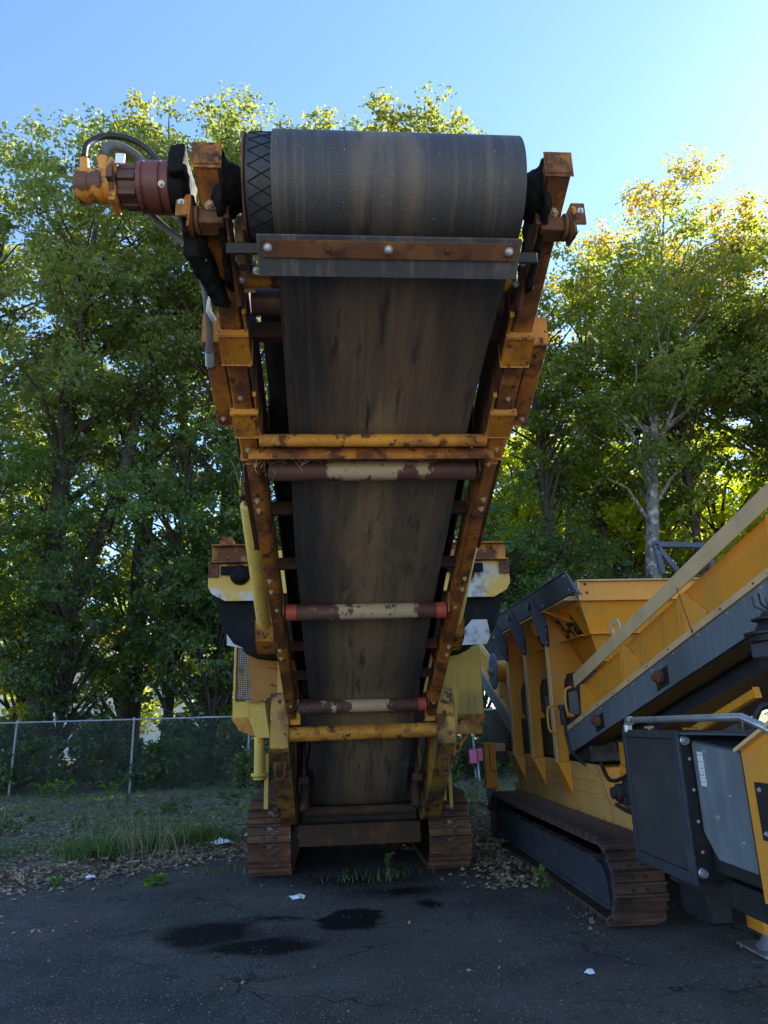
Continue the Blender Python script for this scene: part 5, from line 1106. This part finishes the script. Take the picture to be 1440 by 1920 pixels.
# ------------------------------------------------------------------ pink box on a post by the fence
pk = empty('post_box', (3.72, 19.6, 0), 'pink plastic box pair fixed on a thin grey post by the fence', 'box')
build(MB().cyl((3.74, 19.6, -.05), (3.72, 19.6, .75), .03), 'post', 'fence_steel', pk)
build(MB().box(3.50, 3.68, 19.45, 19.62, .50, .85), 'box_shell', 'pink_plastic', pk, .02); b = build(MB().box(3.70, 3.90, 19.48, 19.64, .56, .86), 'vent_shell', 'pink_plastic', pk, .02)
for i in range(3): build(MB().box(3.72, 3.88, 19.468, 19.478, .62 + i * .075, .65 + i * .075), 'vent_slot', 'motor_red', b)

# ------------------------------------------------------------------ ground cover
def blades(name, m, pts, h, w, seed, tintoff=0.0, lean=.45):
    g = np.random.default_rng(seed); n = len(pts); p = np.array(pts)
    hh = h * g.uniform(.45, 1.2, n); a = g.uniform(0, 6.283, n); ln = hh * lean * g.uniform(.2, 1.5, n)
    dx = np.cos(a); dy = np.sin(a); ww = w * g.uniform(.6, 1.3, n); b2 = g.uniform(0, 6.283, n); sx = np.cos(b2) * ww; sy = np.sin(b2) * ww
    v = np.empty((n, 5, 3))
    for k, (t, s) in enumerate(((0, -1), (0, 1), (.55, -.8), (.55, .8), (1, 0))):
        v[:, k, 0] = p[:, 0] + dx * ln * t ** 2 + sx * s; v[:, k, 1] = p[:, 1] + dy * ln * t ** 2 + sy * s; v[:, k, 2] = p[:, 2] + hh * t * (1 - .15 * t)
    fs = []
    me = bpy.data.meshes.new(name)
    k = np.arange(n)[:, None] * 5
    quads = (k + np.array([0, 1, 3, 2])).reshape(-1); tris = (k + np.array([2, 3, 4])).reshape(-1)
    me.vertices.add(n * 5); me.vertices.foreach_set('co', v.reshape(-1).astype(np.float32))
    me.loops.add(n * 7); me.loops.foreach_set('vertex_index', np.concatenate([quads, tris]).astype(np.int32))
    me.polygons.add(n * 2); me.polygons.foreach_set('loop_start', np.concatenate([np.arange(0, n * 4, 4), n * 4 + np.arange(0, n * 3, 3)]).astype(np.int32))
    me.update(calc_edges=True)
    at = me.attributes.new('tint', 'FLOAT', 'POINT'); at.data.foreach_set('value', np.repeat(np.clip(g.random(n) * .75 + tintoff, 0, 1), 5).astype(np.float32))
    me.materials.append(MATS[m]); o = bpy.data.objects.new(name, me); COL.objects.link(o); return o
R_ = random.Random(77)
def scatter(n, fx, fy, ok=lambda x, y: True):
    out = []
    while len(out) < n:
        x, y = fx(), fy()
        if ok(x, y): out.append((x, y, soil_z(x, y) - .005))
    return out
pts = []
for cx, cy, sx, sy, n in ((-4.75, 10.1, .28, .3, 800), (-3.15, 10.35, .22, .22, 900), (-2.6, 10.7, .22, .2, 500), (-2.0, 11.1, .30, .2, 700), (-5.9, 10.4, .5, .5, 700), (-3.3, 13.0, .5, .4, 200), (-1.0, 13.5, .5, .6, 300)):
    pts += scatter(n, lambda: R_.gauss(cx, sx), lambda: R_.gauss(cy, sy), lambda x, y: y > edge_y(x) + .2)
tag(stuff(blades('tall_grass', 'grass_blade', pts, .30, .006, 3, lean=.8)), 'tall green grass growing in clumps on the verge', 'grass')
pts = scatter(12000, lambda: R_.uniform(-14, 9), lambda: 10.9 + 10.2 * R_.random() ** .8, lambda x, y: y > edge_y(x) + .3 and vn(x, y, .8, 4) + .35 * (y - 14.5) / 4 + R_.gauss(0, .25) > .05)
tag(stuff(blades('short_grass', 'grass_blade', pts, .13, .008, 5, .05, lean=.9)), 'thin short grass over the verge before the fence', 'grass')
pts = []
for cx, cy, s_, n in ((.05, 8.35, .22, 35), (.5, 8.3, .18, 60), (.7, 8.5, .15, 25), (-1.15, 9.0, .25, 90), (1.75, 9.2, .15, 60)): pts += [(R_.gauss(cx, s_), R_.gauss(cy, s_ * .5), 0) for _ in range(n)]
tag(stuff(blades('track_side_grass', 'grass_blade', pts, .13, .005, 8)), 'sparse grass sprouting at the crusher tracks', 'grass')

# fallen leaves
def litter(name, pts, size, seed, m='dead_leaf'):
    g = np.random.default_rng(seed); n = len(pts); p = np.array(pts) + np.array([0, 0, .012])
    nor = g.normal(size=(n, 3)) * .38 + np.array([0, 0, 1]); nor /= np.linalg.norm(nor, axis=1, keepdims=True)
    t = g.normal(size=(n, 3)); t -= nor * np.sum(t * nor, axis=1, keepdims=True); t /= np.linalg.norm(t, axis=1, keepdims=True); s = np.cross(nor, t)
    L = (size * g.uniform(.5, 1.25, n))[:, None]; W = L * g.uniform(.4, .75, n)[:, None]; c = L * g.uniform(-.05, .22, n)[:, None]
    # lobed outline of an oak or maple leaf: 8 points round a raised middle
    ang = np.arange(8) * math.pi / 4; rr_ = np.array([1.0, .5, .8, .42, .6, .42, .8, .5])
    v = np.empty((n, 9, 3)); v[:, 0] = p - nor * c * .3
    for k in range(8): v[:, k + 1] = p + t * L * .5 * rr_[k] * math.cos(ang[k]) + s * W * .62 * rr_[k] * math.sin(ang[k]) + nor * c * g.uniform(.2, 1, n)[:, None] * (1 if k % 2 == 0 else .4)
    v[:, :, 2] = np.maximum(v[:, :, 2], p[:, None, 2] - .006)
    k = np.arange(n)[:, None] * 9; tri = np.concatenate([k + np.array([0, i + 1, (i + 1) % 8 + 1]) for i in range(8)], axis=1).reshape(-1)
    me = bpy.data.meshes.new(name); me.vertices.add(n * 9); me.vertices.foreach_set('co', v.reshape(-1).astype(np.float32))
    me.loops.add(n * 24); me.loops.foreach_set('vertex_index', tri.astype(np.int32)); me.polygons.add(n * 8); me.polygons.foreach_set('loop_start', np.arange(0, n * 24, 3, dtype=np.int32)); me.update(calc_edges=True)
    me.materials.append(MATS[m]); o = bpy.data.objects.new(name, me); COL.objects.link(o); return o
def gz(x, y): return max(.004, soil_z(x, y)) if y < edge_y(x) + .1 else soil_z(x, y)
pts = []
while len(pts) < 5200:
    x = R_.uniform(-6.5, 3.2); y = edge_y(x) + R_.gauss(.15, .45)
    if abs(vn(x, y, 3)) + R_.random() * .7 > .45 and not (-.95 < x < 1.5 and 8.5 < y < 12.4): pts.append((x, y, gz(x, y)))
while len(pts) < 15000:
    x = R_.uniform(-9, 4); y = edge_y(x) + .2 + 6 * R_.random() ** 1.6; pts.append((x, y, soil_z(x, y)))
while len(pts) < 16200:
    x = R_.gauss(1.8, .22); y = R_.uniform(7.6, 10.6); pts.append((x, y, gz(x, y)))
tag(stuff(litter('leaf_litter', pts, .085, 21)), 'brown fallen leaves drifted along the edge of the asphalt', 'leaves')
pts = [(R_.uniform(-3.5, 3.0), R_.uniform(4.6, 8.6), .004) for _ in range(60)] + [(R_.gauss(2.0, .08), R_.gauss(6.35, .2), .004) for _ in range(26)] + [(R_.gauss(-2.4, .2), R_.gauss(6.9, .12), .004) for _ in range(16)]
tag(stuff(litter('scattered_leaves', pts, .06, 25)), 'single dry leaves lying scattered on the asphalt', 'leaves')
for i, (x, y, a, lab) in enumerate([(-.78, 5.72, .3, 'curled tan oak leaf beside the large oil stain'), (-1.55, 4.75, 2.2, 'tan leaf on bare asphalt far from the stains')]):
    o = litter('fallen_leaf', [(0, 0, 0)], .115, 31 + i); o.location = (x, y, .006); o.rotation_euler = (0, 0, a); tag(o, lab, 'leaf', 'large single leaves on the asphalt')
# gravel crumbs
def crumbs(name, pts, s0, s1, m):
    b = MB(); R2 = random.Random(name)
    for x, y, z in pts:
        s = R2.uniform(s0, s1); v = [(x + s * R2.uniform(.6, 1) * a, y + s * R2.uniform(.6, 1) * c, z + s * R2.uniform(.5, .9) * d) for a, c, d in ((1, 0, .2), (-1, .1, .2), (0, 1, .2), (.1, -1, .2), (0, 0, .8), (0, 0, -.3))]
        b.add(v, [(0, 2, 4), (2, 1, 4), (1, 3, 4), (3, 0, 4), (2, 0, 5), (1, 2, 5), (3, 1, 5), (0, 3, 5)])
    return build(b, name, m, smooth=0)
mat('crumb', (0.20, 0.19, 0.18), [dict(c=(0.36, 0.35, 0.33), s=9, lo=.5, hi=.6), dict(c=(0.09, 0.085, 0.08), s=7, lo=.54, hi=.62)], rough=.9)
pts = [(x, y, .005) for x, y in ((R_.uniform(-4, 3.2), R_.uniform(4.4, 9.2)) for _ in range(900)) if y < edge_y(x)]
tag(stuff(crumbs('gravel_crumbs', pts, .004, .010, 'crumb')), 'small loose stone crumbs strewn over the asphalt', 'gravel')
pts = []
while len(pts) < 500:
    x = R_.uniform(-5, -.9); y = edge_y(x) + R_.gauss(0, .25); pts.append((x, y, gz(x, y)))
tag(stuff(crumbs('edge_gravel', pts, .008, .026, 'crumb')), 'broken asphalt and gravel along the yard edge', 'gravel')

# white plastic scraps
def scrap(x, y, s, seed, lab):
    b = MB(); R2 = random.Random(seed); n = 9
    ring = [(x + s * R2.uniform(.6, 1.1) * math.cos(i * 6.283 / n), y + .5 * s * R2.uniform(.6, 1.1) * math.sin(i * 6.283 / n), gz(x, y) + .006 + s * R2.uniform(0, .35)) for i in range(n)]
    inn = [(x + s * .4 * math.cos(i * 6.283 / n), y + s * .22 * math.sin(i * 6.283 / n), gz(x, y) + .02 + s * R2.uniform(.05, .5)) for i in range(n)]
    b.add(ring + inn + [(x, y, gz(x, y) + .02 + .25 * s)], [(i, (i + 1) % n, n + (i + 1) % n, n + i) for i in range(n)] + [(n + i, n + (i + 1) % n, 2 * n) for i in range(n)])
    o = build(b, 'plastic_scrap', 'plastic_white', smooth=0); tag(o, lab, 'litter')
scrap(-.37, 7.58, .10, 1, 'crumpled white plastic scrap on the asphalt before the crusher')
scrap(-1.58, 10.85, .16, 2, 'pale plastic sheet lying in the leaves near the rusty track')
scrap(1.62, 5.12, .045, 3, 'small white paper scrap on the asphalt below the radiator side')
scrap(-2.75, 9.0, .07, 4, 'white paper scrap half buried in leaf litter at the asphalt edge')
scrap(-1.32, 11.6, .07, 5, 'small upright white scrap behind the plastic sheet')

# weeds, ferns, dry stalks
def weed(name, x, y, n, L, h, lab, cat, m='leaf_bright', seed=0, group=None, stem=True):
    o = empty(name, (x, y, gz(x, y)), lab, cat, group); g = random.Random(seed); mb = MB(); P = []
    for i in range(n):
        a = g.uniform(0, 6.28); r = g.uniform(.1, .7) * L * 1.6; zz = h * g.uniform(.25, 1)
        P.append((r * math.cos(a) * (.6 if stem else 1), r * math.sin(a) * .6, zz))
        if stem and i % 3 == 0: mb.tube([(0, 0, 0), (P[-1][0] * .4, P[-1][1] * .4, zz * .6), P[-1]], .004, 4)
    if not mb.v: mb.tube([(0, 0, -.01), (0, 0, h * .4)], .004, 4)
    me = mb.mesh('stem'); me.materials.append(MATS['grass_blade']); c = bpy.data.objects.new('stem', me); COL.objects.link(c); c.parent = o
    lm = leaf_cloud('foliage', m, np.array(P), np.full(n, L * .5), np.full(n, 4), L, seed, flat=.6); c = bpy.data.objects.new('foliage', lm); COL.objects.link(c); c.parent = o
    return o
weed('broadleaf_weed', -1.95, 8.55, 14, .10, .07, 'low broad-leaved weed spreading on the asphalt edge', 'weed', 'leaf_bright', 1, stem=False)
weed('weed_sprig', 1.92, 7.35, 7, .07, .26, 'single bright green weed sprig beside the screener track', 'weed', 'leaf_bright', 2)
weed('weed_clump', .55, 8.15, 22, .055, .28, 'leafy weed clump under the crusher axle beam', 'weed', 'leaf_dark', 3)
weed('weed_clump', .12, 8.2, 12, .05, .13, 'low weed clump under the crusher beside the taller weeds', 'weed', 'leaf_dark', 4)
weed('weed_tuft', -3.05, 8.75, 10, .06, .08, 'small green tuft between leaf litter and asphalt', 'weed', 'leaf_bright', 5, stem=False)
for i, (x, y) in enumerate([(-9.9, 19.2), (-9.0, 19.3), (-8.5, 19.2), (-7.2, 19.4), (-6.8, 19.3), (-5.6, 19.4)]):
    o = empty('fern', (x, y, soil_z(x, y)), 'bright green fern at the foot of the fence', 'fern', 'ferns along the fence'); b = MB(); g = random.Random(i)
    fr = []
    for k in range(9):
        a = k * .698 + g.uniform(-.2, .2); L = g.uniform(.45, .7)
        for t in range(12):
            u = t / 12; px_, pz_ = L * .75 * u, .62 * L * math.sin(u * 2.2); w = .11 * (1 - u) + .012
            for s in S:
                b.add([(px_ * math.cos(a), px_ * math.sin(a), pz_), ((px_ + .03) * math.cos(a) - s * w * math.sin(a), (px_ + .03) * math.sin(a) + s * w * math.cos(a), pz_ - .02), ((px_ + .045) * math.cos(a), (px_ + .045) * math.sin(a), pz_ + .01)], [(0, 1, 2)])
    me = b.mesh('fronds', smooth=0); me.attributes.new('tint', 'FLOAT', 'POINT').data.foreach_set('value', [g.random() for _ in me.vertices]); me.materials.append(MATS['leaf_bright'])
    c = bpy.data.objects.new('fronds', me); COL.objects.link(c); c.parent = o
b = MB(); g = random.Random(12)
for i in range(46):
    x = g.gauss(-2.55, .32); y = g.gauss(10.25, .18); a = g.uniform(0, 6.28); h = g.uniform(.2, .62); q = h * g.uniform(.1, .8); z = soil_z(x, y)
    b.tube([(x, y, z), (x + q * .4 * math.cos(a), y + q * .4 * math.sin(a), z + h * .6), (x + q * math.cos(a), y + q * math.sin(a), z + h)], [.004, .003, .0015], 4)
tag(stuff(build(b, 'dry_stalks', 'straw')), 'bleached dry stalks standing in the verge grass', 'stalks')

g = random.Random(44); P = []; Q = []
while len(P) < 190:
    x = g.uniform(-10, 3.5); y = edge_y(x) + .3 + 8.5 * g.random() ** .9
    if vn(x, y, .9, 7) + g.gauss(0, .25) > .12 and not (-1.1 < x < 1.6 and 8 < y < 12.6): P.append((x, y, soil_z(x, y) + .05)); Q.append(g.uniform(.08, .26))
lm = leaf_cloud('verge_weeds', 'leaf_dark', np.array(P), np.array(Q), np.full(len(P), 55), .055, 61, flat=.7)
o = bpy.data.objects.new('verge_weeds', lm); COL.objects.link(o); tag(stuff(o), 'low leafy weeds covering the verge before the fence', 'weeds')
